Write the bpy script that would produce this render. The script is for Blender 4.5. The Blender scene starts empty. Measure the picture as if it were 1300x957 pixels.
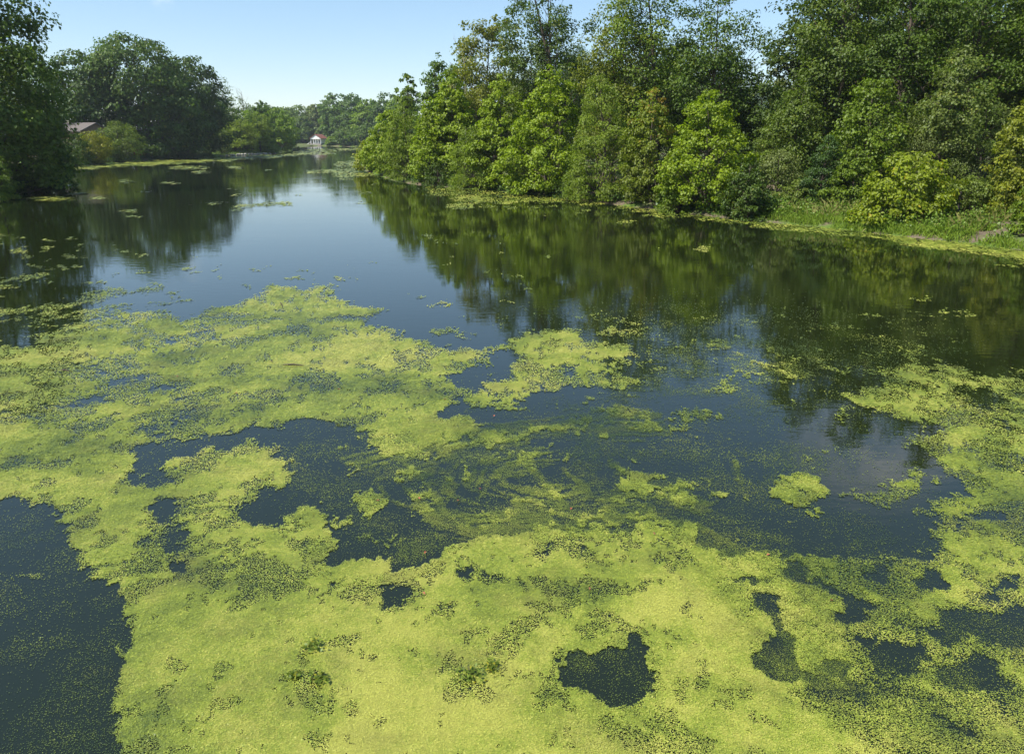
import bpy, math, random
import numpy as np

# ------------------------------------------------------------------ camera, sky, sun, exposure
scene = bpy.context.scene
col = scene.collection
F_PX = 940.0            # focal length in pixels of a 1300 px wide frame
CAM_H = 6.0             # the bridge rail above the water
TILT = math.atan((434 - 174) / F_PX)
cam_data = bpy.data.cameras.new('camera')
cam_data.sensor_fit = 'HORIZONTAL'
cam_data.sensor_width = 36.0
cam_data.lens = 36.0 * F_PX / 1300.0
cam_data.shift_y = -44.5 / 1300.0
cam_data.clip_start = 0.1
cam_data.clip_end = 9000.0
cam = bpy.data.objects.new('camera', cam_data)
col.objects.link(cam)
cam.location = (0, 0, CAM_H)
cam.rotation_euler = (math.pi / 2 - TILT, 0, 0)
scene.camera = cam

SUN_EL = math.radians(50)
SUN_AZ = math.radians(-116)      # measured from +Y (view direction) towards +X; negative is to the left
sun_dir = (math.sin(SUN_AZ) * math.cos(SUN_EL), math.cos(SUN_AZ) * math.cos(SUN_EL), math.sin(SUN_EL))
world = bpy.data.worlds.new('World')
scene.world = world
world.use_nodes = True
wn, wl = world.node_tree.nodes, world.node_tree.links
wn.clear()
w_out = wn.new('ShaderNodeOutputWorld')
w_bg = wn.new('ShaderNodeBackground')
w_bg.inputs['Strength'].default_value = 0.15
sky = wn.new('ShaderNodeTexSky')
sky.sky_type = 'NISHITA'
sky.sun_disc = False
sky.sun_elevation = SUN_EL
sky.sun_rotation = SUN_AZ
sky.altitude = 50
sky.air_density = 1.0
sky.dust_density = 0.0
sky.ozone_density = 4.5
sky_soft = wn.new('ShaderNodeGamma')          # bright, even summer sky
sky_soft.inputs['Gamma'].default_value = 0.65
wl.new(sky.outputs['Color'], sky_soft.inputs['Color'])
sky_sat = wn.new('ShaderNodeHueSaturation')
sky_sat.inputs['Saturation'].default_value = 1.22
wl.new(sky_soft.outputs['Color'], sky_sat.inputs['Color'])
# a few fair-weather puffs of cloud
w_tc = wn.new('ShaderNodeTexCoord')
cloud_sum = None
CLOUDS = [((-0.4734, 1.0866, 0.1790), 0.016, 0.8), ((0.429, 0.833, 0.352), 0.11, 0.85), ((0.475, 0.80, 0.335), 0.08, 0.7), ((-0.10, 0.60, 0.75), 0.2, 0.3),
          ((-0.8, 0.1, 0.45), 0.2, 0.35), ((0.7, -0.5, 0.4), 0.22, 0.4), ((-0.4, -0.8, 0.35), 0.25, 0.4)]
w_noise = wn.new('ShaderNodeTexNoise')
w_noise.inputs['Scale'].default_value = 9.0
w_noise.inputs['Detail'].default_value = 8.0
w_noise.inputs['Roughness'].default_value = 0.6
wl.new(w_tc.outputs['Generated'], w_noise.inputs['Vector'])
for (d, rad, amt) in CLOUDS:
    n_ = math.sqrt(sum(c * c for c in d))
    dist = wn.new('ShaderNodeVectorMath'); dist.operation = 'DISTANCE'
    wl.new(w_tc.outputs['Generated'], dist.inputs[0])
    dist.inputs[1].default_value = tuple(c / n_ for c in d)
    mr = wn.new('ShaderNodeMapRange'); mr.interpolation_type = 'SMOOTHSTEP'
    mr.inputs['From Min'].default_value = rad; mr.inputs['From Max'].default_value = 0.0
    mr.inputs['To Min'].default_value = 0.0; mr.inputs['To Max'].default_value = amt
    wl.new(dist.outputs['Value'], mr.inputs['Value'])
    if cloud_sum is None:
        cloud_sum = mr.outputs['Result']
    else:
        ad = wn.new('ShaderNodeMath'); ad.operation = 'MAXIMUM'
        wl.new(cloud_sum, ad.inputs[0]); wl.new(mr.outputs['Result'], ad.inputs[1]); cloud_sum = ad.outputs[0]
w_nr = wn.new('ShaderNodeMapRange'); w_nr.interpolation_type = 'SMOOTHSTEP'
w_nr.inputs['From Min'].default_value = 0.38; w_nr.inputs['From Max'].default_value = 0.62
wl.new(w_noise.outputs['Fac'], w_nr.inputs['Value'])
w_mul = wn.new('ShaderNodeMath'); w_mul.operation = 'MULTIPLY'
wl.new(cloud_sum, w_mul.inputs[0]); wl.new(w_nr.outputs['Result'], w_mul.inputs[1])
w_mix = wn.new('ShaderNodeMix'); w_mix.data_type = 'RGBA'
wl.new(w_mul.outputs[0], w_mix.inputs['Factor'])
wl.new(sky_sat.outputs['Color'], w_mix.inputs[6])
w_mix.inputs[7].default_value = (4.6, 4.6, 4.7, 1)
wl.new(w_mix.outputs[2], w_bg.inputs['Color'])
wl.new(w_bg.outputs['Background'], w_out.inputs['Surface'])

sun_data = bpy.data.lights.new('sun', 'SUN')
sun_data.energy = 4.2
sun_data.angle = math.radians(0.53)
sun_data.color = (1.0, 0.955, 0.88)
sun = bpy.data.objects.new('sun', sun_data)
col.objects.link(sun)
sun.location = (sun_dir[0] * 100, sun_dir[1] * 100, sun_dir[2] * 100)
from mathutils import Vector
sun.rotation_euler = Vector(sun_dir).to_track_quat('Z', 'Y').to_euler()

scene.view_settings.view_transform = 'Standard'
scene.view_settings.look = 'None'
scene.view_settings.gamma = 1.0
scene.view_settings.exposure = 1.06
scene.view_settings.use_curve_mapping = False
scene.render.engine = 'CYCLES'
scene.cycles.max_bounces = 8
scene.cycles.diffuse_bounces = 3
scene.cycles.transmission_bounces = 4
scene.cycles.transparent_max_bounces = 8
scene.cycles.caustics_reflective = False
scene.cycles.caustics_refractive = False
scene.cycles.sample_clamp_indirect = 4.0

# ------------------------------------------------------------------ measuring helpers
ct, st = math.cos(TILT), math.sin(TILT)
def ray(u, v):
    a, b = (u - 650.0) / F_PX, (434.0 - v) / F_PX
    return a, ct + b * st, -st + b * ct
def on_water(u, v):
    a, fy, fz = ray(u, v)
    k = CAM_H / -fz
    return a * k, fy * k
def at_depth(u, v, y):
    a, fy, fz = ray(u, v)
    k = y / fy
    return a * k, y, CAM_H + fz * k
def to_px(x, y, z=0.0):
    dz = z - CAM_H
    fwd = y * ct - dz * st
    up = y * st + dz * ct
    return 650.0 + F_PX * x / fwd, 434.0 - F_PX * up / fwd

def hash2(ix, iy, seed):
    h = (ix.astype(np.int64) * 374761393 + iy.astype(np.int64) * 668265263 + seed * 974634777) & 0x7FFFFFFF
    h = ((h ^ (h >> 13)) * 1274126177) & 0x7FFFFFFF
    h = ((h ^ (h >> 16)) * 2246822519) & 0x7FFFFFFF
    return (h & 0xFFFFF) / float(0xFFFFF)
def vnoise(x, y, seed=0):
    x0, y0 = np.floor(x), np.floor(y)
    fx, fy = x - x0, y - y0
    fx = fx * fx * (3 - 2 * fx); fy = fy * fy * (3 - 2 * fy)
    a = hash2(x0, y0, seed); b = hash2(x0 + 1, y0, seed)
    c = hash2(x0, y0 + 1, seed); d = hash2(x0 + 1, y0 + 1, seed)
    return (a * (1 - fx) + b * fx) * (1 - fy) + (c * (1 - fx) + d * fx) * fy
def fbm(x, y, seed=0, octs=5, gain=0.55, lac=2.03):
    t = np.zeros_like(x); amp = 1.0; s = 0.0
    for i in range(octs):
        t = t + amp * vnoise(x, y, seed + i * 17); s += amp
        amp *= gain
        x, y = x * lac * 0.8 - y * lac * 0.6 + 3.1, x * lac * 0.6 + y * lac * 0.8 + 1.7
    return t / s
def sstep(a, b, x):
    t = np.clip((x - a) / (b - a), 0, 1)
    return t * t * (3 - 2 * t)

# ------------------------------------------------------------------ mesh helpers
def mesh_from(name, verts, faces_flat, sizes, attrs=None, smooth=False):
    """verts (n,3); faces_flat: loop vertex indices; sizes: loops of each polygon (array or int)."""
    me = bpy.data.meshes.new(name)
    verts = np.ascontiguousarray(verts, dtype=np.float32)
    idx = np.ascontiguousarray(faces_flat, dtype=np.int32).ravel()
    if np.isscalar(sizes):
        nf = len(idx) // sizes
        starts = np.arange(nf, dtype=np.int32) * sizes
    else:
        sizes = np.asarray(sizes, dtype=np.int32)
        nf = len(sizes)
        starts = np.concatenate([[0], np.cumsum(sizes)[:-1]]).astype(np.int32)
    me.vertices.add(len(verts)); me.vertices.foreach_set('co', verts.ravel())
    me.loops.add(len(idx)); me.loops.foreach_set('vertex_index', idx)
    me.polygons.add(nf); me.polygons.foreach_set('loop_start', starts)
    if attrs:
        for k, arr in attrs.items():
            at = me.attributes.new(k, 'FLOAT', 'POINT')
            at.data.foreach_set('value', np.ascontiguousarray(arr, dtype=np.float32))
    me.update(calc_edges=True)
    me.polygons.foreach_set('use_smooth', np.full(nf, bool(smooth)))
    return me
def link(name, me, mat=None, parent=None, loc=None):
    o = bpy.data.objects.new(name, me)
    col.objects.link(o)
    if mat is not None and len(me.materials) == 0:
        me.materials.append(mat)
    if parent is not None: o.parent = parent
    if loc is not None: o.location = loc
    return o
def empty(name, loc):
    o = bpy.data.objects.new(name, None)
    o.empty_display_size = 0.3
    col.objects.link(o)
    o.location = loc
    return o
def tag(o, label=None, cat=None, group=None, kind=None):
    if label: o['label'] = label
    if cat: o['category'] = cat
    if group: o['group'] = group
    if kind: o['kind'] = kind
    return o
class MB:
    """collects boxes, prisms and tubes of one part"""
    def __init__(s): s.v = []; s.f = []
    def quadbox(s, p):          # p: 8 corners, bottom 4 then top 4
        b = len(s.v); s.v += p
        s.f += [(b, b+3, b+2, b+1), (b+4, b+5, b+6, b+7)] + [(b+i, b+(i+1) % 4, b+4+(i+1) % 4, b+4+i) for i in range(4)]
        return s
    def box(s, x0, x1, y0, y1, z0, z1):
        return s.quadbox([(x0, y0, z0), (x1, y0, z0), (x1, y1, z0), (x0, y1, z0), (x0, y0, z1), (x1, y0, z1), (x1, y1, z1), (x0, y1, z1)])
    def poly(s, pts):
        b = len(s.v); s.v += pts; s.f.append(tuple(range(b, b + len(pts)))); return s
    def tube(s, pts, rad, n=6):
        pts = [np.array(p, float) for p in pts]
        b = len(s.v)
        for i, p in enumerate(pts):
            d = pts[min(i+1, len(pts)-1)] - pts[max(i-1, 0)]
            d /= (np.linalg.norm(d) + 1e-9)
            a = np.cross(d, (0.31, 0.95, 0.05)); a /= (np.linalg.norm(a) + 1e-9)
            c = np.cross(d, a)
            for k in range(n):
                t = 2 * math.pi * k / n
                s.v.append(tuple(p + rad[i] * (a * math.cos(t) + c * math.sin(t))))
        for i in range(len(pts) - 1):
            for k in range(n):
                s.f.append((b + i*n + k, b + i*n + (k+1) % n, b + (i+1)*n + (k+1) % n, b + (i+1)*n + k))
        s.f.append(tuple(b + (len(pts)-1)*n + k for k in range(n)))
        return s
    def build(s, name, mat, parent=None, loc=None, smooth=False):
        me = bpy.data.meshes.new(name)
        me.from_pydata(s.v, [], s.f)
        me.update()
        if smooth: me.polygons.foreach_set('use_smooth', [True] * len(me.polygons))
        return link(name, me, mat, parent, loc)

# ------------------------------------------------------------------ materials
def new_mat(name):
    m = bpy.data.materials.new(name); m.use_nodes = True
    return m, m.node_tree.nodes, m.node_tree.links
def simple_mat(name, rgb, rough=0.7, scale=6.0, var=0.35, bump=0.2):
    m, n, l = new_mat(name)
    p = n['Principled BSDF']
    p.inputs['Roughness'].default_value = rough
    p.inputs['Specular IOR Level'].default_value = 0.3
    tc = n.new('ShaderNodeTexCoord')
    nz = n.new('ShaderNodeTexNoise'); nz.inputs['Scale'].default_value = scale; nz.inputs['Detail'].default_value = 6
    l.new(tc.outputs['Object'], nz.inputs['Vector'])
    mx = n.new('ShaderNodeMix'); mx.data_type = 'RGBA'
    mx.inputs[6].default_value = tuple(c * (1 - var) for c in rgb) + (1,)
    mx.inputs[7].default_value = tuple(min(1, c * (1 + var)) for c in rgb) + (1,)
    l.new(nz.outputs['Fac'], mx.inputs['Factor'])
    l.new(mx.outputs[2], p.inputs['Base Color'])
    bp = n.new('ShaderNodeBump'); bp.inputs['Strength'].default_value = bump; bp.inputs['Distance'].default_value = 0.05
    l.new(nz.outputs['Fac'], bp.inputs['Height']); l.new(bp.outputs['Normal'], p.inputs['Normal'])
    return m
def leaf_mat(name, transl=0.38, yellow=(0.20, 0.17, 0.015), yamt=0.5):
    """leaf colour = object colour, varied leaf by leaf; light passes through"""
    m, n, l = new_mat(name)
    out = n['Material Output']; n.remove(n['Principled BSDF'])
    oi = n.new('ShaderNodeObjectInfo')
    at = n.new('ShaderNodeAttribute'); at.attribute_name = 'tint'
    br = n.new('ShaderNodeMapRange'); br.inputs['To Min'].default_value = 0.62; br.inputs['To Max'].default_value = 1.38
    l.new(at.outputs['Fac'], br.inputs['Value'])
    sc = n.new('ShaderNodeVectorMath'); sc.operation = 'SCALE'
    l.new(oi.outputs['Color'], sc.inputs[0]); l.new(br.outputs['Result'], sc.inputs['Scale'])
    ym = n.new('ShaderNodeMapRange'); ym.inputs['From Min'].default_value = 0.86; ym.inputs['From Max'].default_value = 1.0
    ym.inputs['To Max'].default_value = yamt
    l.new(at.outputs['Fac'], ym.inputs['Value'])
    mx = n.new('ShaderNodeMix'); mx.data_type = 'RGBA'
    l.new(ym.outputs['Result'], mx.inputs['Factor']); l.new(sc.outputs['Vector'], mx.inputs[6]); mx.inputs[7].default_value = yellow + (1,)
    df = n.new('ShaderNodeBsdfDiffuse'); tr = n.new('ShaderNodeBsdfTranslucent'); gl = n.new('ShaderNodeBsdfGlossy')
    gl.inputs['Roughness'].default_value = 0.5; gl.inputs['Color'].default_value = (0.9, 0.95, 0.9, 1)
    l.new(mx.outputs[2], df.inputs['Color'])
    tcol = n.new('ShaderNodeMix'); tcol.data_type = 'RGBA'; tcol.blend_type = 'MULTIPLY'; tcol.inputs['Factor'].default_value = 1
    l.new(mx.outputs[2], tcol.inputs[6]); tcol.inputs[7].default_value = (1.30, 1.50, 0.50, 1)
    l.new(tcol.outputs[2], tr.inputs['Color'])
    m1 = n.new('ShaderNodeMixShader'); m1.inputs['Fac'].default_value = transl
    l.new(df.outputs[0], m1.inputs[1]); l.new(tr.outputs[0], m1.inputs[2])
    m2 = n.new('ShaderNodeMixShader'); m2.inputs['Fac'].default_value = 0.02
    l.new(m1.outputs[0], m2.inputs[1]); l.new(gl.outputs[0], m2.inputs[2])
    l.new(m2.outputs[0], out.inputs['Surface'])
    return m
M_leaf = leaf_mat('leaf')
M_leaf_yellow = leaf_mat('yellowing_leaf', 0.42, (0.34, 0.27, 0.015), 0.9)
M_leaf_rust = leaf_mat('rusty_leaf', 0.40, (0.24, 0.11, 0.015), 0.75)
M_bark = simple_mat('bark', (0.075, 0.058, 0.042), 0.9, 3.0, 0.5, 0.5)
M_bark_grey = simple_mat('grey_bark', (0.20, 0.18, 0.155), 0.9, 3.0, 0.4, 0.5)
M_stone = simple_mat('stone', (0.27, 0.25, 0.215), 0.85, 4.0, 0.4, 0.5)
M_white = simple_mat('white_paint', (0.78, 0.77, 0.74), 0.6, 2.0, 0.08, 0.05)
M_redroof = simple_mat('red_brown_shingle', (0.22, 0.085, 0.06), 0.85, 5.0, 0.3, 0.3)
M_greyroof = simple_mat('grey_brown_shingle', (0.115, 0.098, 0.088), 0.85, 5.0, 0.3, 0.3)
M_siding = simple_mat('brown_siding', (0.17, 0.11, 0.08), 0.8, 3.0, 0.2, 0.2)
M_red = simple_mat('red_boards', (0.23, 0.045, 0.03), 0.75, 3.0, 0.25, 0.2)
M_wood = simple_mat('weathered_wood', (0.19, 0.15, 0.115), 0.85, 6.0, 0.4, 0.4)
M_darkwood = simple_mat('dark_wood', (0.035, 0.03, 0.025), 0.9, 6.0, 0.4, 0.4)
def glass_mat():
    m, n, l = new_mat('window_glass'); p = n['Principled BSDF']
    p.inputs['Base Color'].default_value = (0.03, 0.045, 0.06, 1); p.inputs['Roughness'].default_value = 0.08
    return m
M_glass = glass_mat()

# ------------------------------------------------------------------ the shore line
SHORE_PX = [(-520, 292), (-260, 270), (-120, 258), (0, 248), (40, 243), (68, 236), (75, 226), (60, 219), (84, 213.5), (140, 207.5), (180, 203.5), (240, 201.5), (270, 199.5),
            (300, 197.5), (345, 195.6), (366, 192.6), (374, 188.6), (386, 186.3), (402, 185.2), (430, 186.2), (470, 186.6), (500, 187.6),
            (486, 196), (462, 206), (458, 212), (466, 218), (500, 229), (532, 235), (580, 239), (640, 243.5), (700, 249), (760, 257), (830, 266), (900, 274),
            (960, 280), (1020, 286), (1080, 293), (1150, 300.5), (1220, 308), (1300, 319), (1420, 334), (1700, 368)]
shore = [on_water(u, v) for (u, v) in SHORE_PX]
shore += [(44, 10), (44, -30), (-110, -30), (-110, 40)]
shore = np.array(shore)
def shore_sd(x, y):
    """distance to the shore line, negative over the water"""
    x = np.asarray(x, float); y = np.asarray(y, float)
    d2 = np.full(x.shape, 1e18); inside = np.zeros(x.shape, bool)
    n = len(shore)
    for i in range(n):
        ax, ay = shore[i]; bx, by = shore[(i + 1) % n]
        ex, ey = bx - ax, by - ay
        t = np.clip(((x - ax) * ex + (y - ay) * ey) / (ex * ex + ey * ey + 1e-12), 0, 1)
        d2 = np.minimum(d2, (x - ax - t * ex) ** 2 + (y - ay - t * ey) ** 2)
        c = ((ay > y) != (by > y))
        with np.errstate(divide='ignore', invalid='ignore'):
            xi = ax + (y - ay) * ex / (ey if abs(ey) > 1e-12 else 1e-12)
        inside ^= c & (x < xi)
    d = np.sqrt(d2)
    return np.where(inside, -d, d)
def ground_z(x, y):
    x = np.asarray(x, float); y = np.asarray(y, float)
    sd = shore_sd(x, y)
    sd = sd + (fbm(x * 0.35, y * 0.35, 5, 4) - 0.5) * np.clip(np.abs(sd) + 0.5, 0.3, 1.6)
    land = 0.34 * sstep(0, 0.7, sd) + 0.45 * sstep(0.6, 4.5, sd) + 0.5 * sstep(4, 25, sd) + 2.0 * sstep(25, 160, sd)
    land = land + (fbm(x * 0.5, y * 0.5, 9, 4) - 0.5) * 0.35 * sstep(0.3, 3, sd)
    bed = -1.3 * sstep(0, 3.5, -sd)
    return np.where(sd > 0, land, bed)

# ground: one sheet out to the horizon
ny, nx = 230, 260
gy = np.concatenate([[-30, -12, 0, 6, 12, 18], np.exp(np.linspace(math.log(24), math.log(3800), ny - 6))])
ga = np.linspace(-1, 1, nx); ga = 1.05 * ga + 0.55 * ga ** 5
GY, GA = np.meshgrid(gy, ga, indexing='ij')
GX = GA * (np.maximum(GY, 0) + 30)
GZ = ground_z(GX.ravel(), GY.ravel()).reshape(GX.shape)
GV = np.stack([GX, GY, GZ], -1).reshape(-1, 3)
ii = np.arange(ny * nx).reshape(ny, nx)
GF = np.stack([ii[:-1, :-1], ii[:-1, 1:], ii[1:, 1:], ii[1:, :-1]], -1).reshape(-1)
def ground_mat():
    m, n, l = new_mat('bank_earth_and_turf'); p = n['Principled BSDF']
    p.inputs['Roughness'].default_value = 0.95; p.inputs['Specular IOR Level'].default_value = 0.15
    g = n.new('ShaderNodeNewGeometry')
    n1 = n.new('ShaderNodeTexNoise'); n1.inputs['Scale'].default_value = 0.28; n1.inputs['Detail'].default_value = 7; n1.inputs['Roughness'].default_value = 0.65
    n2 = n.new('ShaderNodeTexNoise'); n2.inputs['Scale'].default_value = 3.5; n2.inputs['Detail'].default_value = 8; n2.inputs['Roughness'].default_value = 0.7
    l.new(g.outputs['Position'], n1.inputs['Vector']); l.new(g.outputs['Position'], n2.inputs['Vector'])
    turf = n.new('ShaderNodeMix'); turf.data_type = 'RGBA'
    turf.inputs[6].default_value = (0.040, 0.075, 0.012, 1); turf.inputs[7].default_value = (0.12, 0.18, 0.03, 1)
    l.new(n2.outputs['Fac'], turf.inputs['Factor'])
    soil = n.new('ShaderNodeMix'); soil.data_type = 'RGBA'
    soil.inputs[6].default_value = (0.045, 0.034, 0.022, 1); soil.inputs[7].default_value = (0.21, 0.165, 0.115, 1)
    l.new(n2.outputs['Fac'], soil.inputs['Factor'])
    rp = n.new('ShaderNodeMapRange'); rp.interpolation_type = 'SMOOTHSTEP'
    rp.inputs['From Min'].default_value = 0.46; rp.inputs['From Max'].default_value = 0.58
    l.new(n1.outputs['Fac'], rp.inputs['Value'])
    mx = n.new('ShaderNodeMix'); mx.data_type = 'RGBA'
    l.new(rp.outputs['Result'], mx.inputs['Factor']); l.new(turf.outputs[2], mx.inputs[6]); l.new(soil.outputs[2], mx.inputs[7])
    l.new(mx.outputs[2], p.inputs['Base Color'])
    bp = n.new('ShaderNodeBump'); bp.inputs['Strength'].default_value = 0.6; bp.inputs['Distance'].default_value = 0.12
    l.new(n2.outputs['Fac'], bp.inputs['Height']); l.new(bp.outputs['Normal'], p.inputs['Normal'])
    return m
o = link('ground', mesh_from('ground', GV, GF, 4, smooth=True), ground_mat())
tag(o, 'banks of bare earth and turf around the water', 'ground', kind='structure')

# water
def water_mat():
    m, n, l = new_mat('murky_water'); p = n['Principled BSDF']
    p.inputs['Base Color'].default_value = (0.009, 0.013, 0.004, 1)
    p.inputs['Roughness'].default_value = 0.025
    p.inputs['IOR'].default_value = 1.48
    g = n.new('ShaderNodeNewGeometry')
    mp = n.new('ShaderNodeMapping'); mp.inputs['Scale'].default_value = (0.8, 1.5, 1)
    l.new(g.outputs['Position'], mp.inputs['Vector'])
    n1 = n.new('ShaderNodeTexNoise'); n1.inputs['Scale'].default_value = 2.2; n1.inputs['Detail'].default_value = 3; n1.inputs['Roughness'].default_value = 0.5
    n2 = n.new('ShaderNodeTexNoise'); n2.inputs['Scale'].default_value = 0.12; n2.inputs['Detail'].default_value = 3
    l.new(mp.outputs['Vector'], n1.inputs['Vector']); l.new(mp.outputs['Vector'], n2.inputs['Vector'])
    pw = n.new('ShaderNodeMapRange'); pw.inputs['From Min'].default_value = 0.35; pw.inputs['From Max'].default_value = 0.7
    pw.inputs['To Min'].default_value = 0.15; pw.inputs['To Max'].default_value = 1.0
    l.new(n2.outputs['Fac'], pw.inputs['Value'])
    ml = n.new('ShaderNodeMath'); ml.operation = 'MULTIPLY'
    l.new(n1.outputs['Fac'], ml.inputs[0]); l.new(pw.outputs['Result'], ml.inputs[1])
    bp = n.new('ShaderNodeBump'); bp.inputs['Strength'].default_value = 1.0; bp.inputs['Distance'].default_value = 0.0055
    l.new(ml.outputs[0], bp.inputs['Height']); l.new(bp.outputs['Normal'], p.inputs['Normal'])
    return m
wv = [(-1500, -60, 0), (1500, -60, 0), (2500, 3500, 0), (-2500, 3500, 0)]
me = bpy.data.meshes.new('water'); me.from_pydata(wv, [], [(0, 1, 2, 3)]); me.update()
tag(link('water', me, water_mat()), 'still dark water of the weed-choked lake', 'water', kind='structure')

# far wooded hill seen through the gap in the trees
hx = np.linspace(-1500, 2600, 300); hyy = np.linspace(0, 1, 26)
HX, HT = np.meshgrid(hx, hyy, indexing='xy')
ridge = 120 + 50 * fbm(hx * 0.0016, hx * 0 + 3.3, 21, 3)
ridge = np.where(hx < 0, ridge * 0.22, ridge * (0.22 + 0.78 * sstep(0, 400, hx)))
HY = 1750 + 700 * HT
HZ = ridge[None, :] * np.sin(HT * math.pi * 0.5) - 4 + 14 * fbm(HX * 0.05, HY * 0.05, 31, 3) * sstep(0, 0.1, HT)
HV = np.stack([HX, HY, HZ], -1).reshape(-1, 3)
ii = np.arange(HX.size).reshape(HX.shape)
HF = np.stack([ii[:-1, :-1], ii[:-1, 1:], ii[1:, 1:], ii[1:, :-1]], -1).reshape(-1)
M_hill = simple_mat('far_wooded_slope', (0.055, 0.085, 0.035), 0.95, 0.05, 0.5, 0.6)
tag(link('hill', mesh_from('hill', HV, HF, 4), M_hill), 'distant wooded ridge beyond the trees', 'hill', kind='structure')

# ------------------------------------------------------------------ duckweed
exec_step = 2
U0, U1, V0, V1 = -500, 1800, 180, 1140
RU = np.arange(U0, U1, exec_step, dtype=float); RV = np.arange(V0, V1, exec_step, dtype=float)
def inpoly_mask(pts, us, vs):
    X, Y = np.meshgrid(us, vs)
    ins = np.zeros(X.shape, bool)
    n = len(pts)
    for i in range(n):
        ax, ay = pts[i]; bx, by = pts[(i + 1) % n]
        if ay == by: continue
        c = ((ay > Y) != (by > Y))
        ins ^= c & (X < ax + (Y - ay) * (bx - ax) / (by - ay))
    return ins
class Raster:
    def __init__(s, base=0.0): s.a = np.full((len(RV), len(RU)), float(base))
    def win(s, u0, u1, v0, v1):
        i0 = max(0, int((u0 - U0) / exec_step)); i1 = min(len(RU), int((u1 - U0) / exec_step) + 2)
        j0 = max(0, int((v0 - V0) / exec_step)); j1 = min(len(RV), int((v1 - V0) / exec_step) + 2)
        return slice(j0, j1), slice(i0, i1)
    def put(s, sl, m, val, mode):
        r = s.a[sl]
        if mode == 'max': r[:] = np.maximum(r, m * val)
        elif mode == 'cut': r[:] = r * (1 - m * val)
        elif mode == 'mul': r[:] = r * (1 - m * (1 - val))
    def poly(s, pts, val=1.0, mode='max'):
        us = [p[0] for p in pts]; vs = [p[1] for p in pts]
        sl = s.win(min(us), max(us), min(vs), max(vs))
        s.put(sl, inpoly_mask(pts, RU[sl[1]], RV[sl[0]]).astype(float), val, mode)
    def ell(s, u, v, ru, rv, val=1.0, mode='max'):
        sl = s.win(u - ru * 1.3 - 2, u + ru * 1.3 + 2, v - rv * 1.3 - 2, v + rv * 1.3 + 2)
        X, Y = np.meshgrid(RU[sl[1]], RV[sl[0]])
        d = np.sqrt(((X - u) / ru) ** 2 + ((Y - v) / rv) ** 2)
        s.put(sl, 1 - sstep(0.75, 1.25, d), val, mode)
    def stroke(s, pts, hw, val=1.0, mode='max'):
        us = [p[0] for p in pts]; vs = [p[1] for p in pts]
        sl = s.win(min(us) - 3 * hw - 3, max(us) + 3 * hw + 3, min(vs) - 3 * hw - 3, max(vs) + 3 * hw + 3)
        X, Y = np.meshgrid(RU[sl[1]], RV[sl[0]])
        d = np.full(X.shape, 1e9)
        # lightly smoothed polyline
        for k in range(len(pts) - 1):
            ax, ay = pts[k]; bx, by = pts[k + 1]; ex, ey = bx - ax, by - ay
            t = np.clip(((X - ax) * ex + (Y - ay) * ey) / (ex * ex + ey * ey), 0, 1)
            d = np.minimum(d, np.hypot(X - ax - t * ex, Y - ay - t * ey))
        s.put(sl, 1 - sstep(hw * 0.6, hw * 1.5, d), val, mode)
    def blur(s, ru, rv):
        def box(a, r, ax):
            if r < 1: return a
            a = np.moveaxis(a, ax, 0)
            p = np.concatenate([np.repeat(a[:1], r + 1, 0), a, np.repeat(a[-1:], r, 0)], 0)
            c = np.cumsum(p, 0)
            return np.moveaxis((c[2 * r + 1:] - c[:-2 * r - 1]) / (2 * r + 1), 0, ax)
        for _ in range(2):
            s.a = box(box(s.a, ru, 1), rv, 0)
    def sample(s, u, v):
        x = np.clip((u - U0) / exec_step, 0, len(RU) - 1.001); y = np.clip((v - V0) / exec_step, 0, len(RV) - 1.001)
        i, j = x.astype(int), y.astype(int); fx, fy = x - i, y - j
        a = s.a
        return (a[j, i] * (1 - fx) + a[j, i + 1] * fx) * (1 - fy) + (a[j + 1, i] * (1 - fx) + a[j + 1, i + 1] * fx) * fy

D = Raster()
# the broad mat that trails off towards the left bank
D.poly([(-500, 425), (-200, 418), (0, 412), (60, 404), (130, 396), (175, 397), (230, 401), (262, 398), (290, 390), (302, 381), (330, 371), (352, 363), (375, 366),
        (415, 363), (432, 365), (405, 376), (440, 384), (472, 388), (500, 394), (470, 401), (442, 409), (500, 425), (540, 439), (580, 443), (600, 448),
        (612, 456), (604, 470), (560, 480), (585, 493), (590, 505), (562, 512), (560, 525), (590, 533), (600, 541), (560, 549), (535, 566), (500, 576),
        (470, 568), (450, 552), (470, 541), (430, 537), (350, 546), (300, 554), (240, 558), (190, 566), (150, 570), (100, 600), (60, 622), (0, 645), (-500, 660)], 0.97)
D.poly([(-500, 432), (60, 430), (150, 445), (150, 500), (250, 540), (200, 568), (100, 600), (0, 645), (-500, 660)], 0.92, 'mul')
for e in [(152, 482, 34, 6), (176, 464, 16, 6), (212, 498, 34, 5), (238, 404, 18, 5), (210, 432, 15, 4), (180, 440, 14, 2), (128, 470, 14, 4), (105, 475, 10, 3),
          (55, 498, 14, 3), (40, 490, 10, 3), (245, 522, 12, 4), (222, 530, 14, 4), (185, 548, 22, 6), (8, 525, 9, 5), (120, 512, 30, 4), (80, 520, 28, 3), (40, 535, 22, 5),
          (440, 405, 9, 3), (300, 368, 10, 3), (258, 425, 20, 6)]:
    D.ell(*e, 0.62, 'cut')
D.stroke([(0, 420), (60, 412), (100, 404)], 5, 0.95, 'cut')
D.stroke([(-60, 436), (0, 432), (45, 429)], 7, 0.9, 'cut')
D.stroke([(60, 410), (150, 404)], 2.5, 0.6, 'cut')
D.stroke([(60, 398), (110, 384), (160, 373), (200, 367)], 4, 0.8)
D.stroke([(-80, 404), (0, 397), (60, 389), (130, 383)], 4, 0.75)
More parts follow.
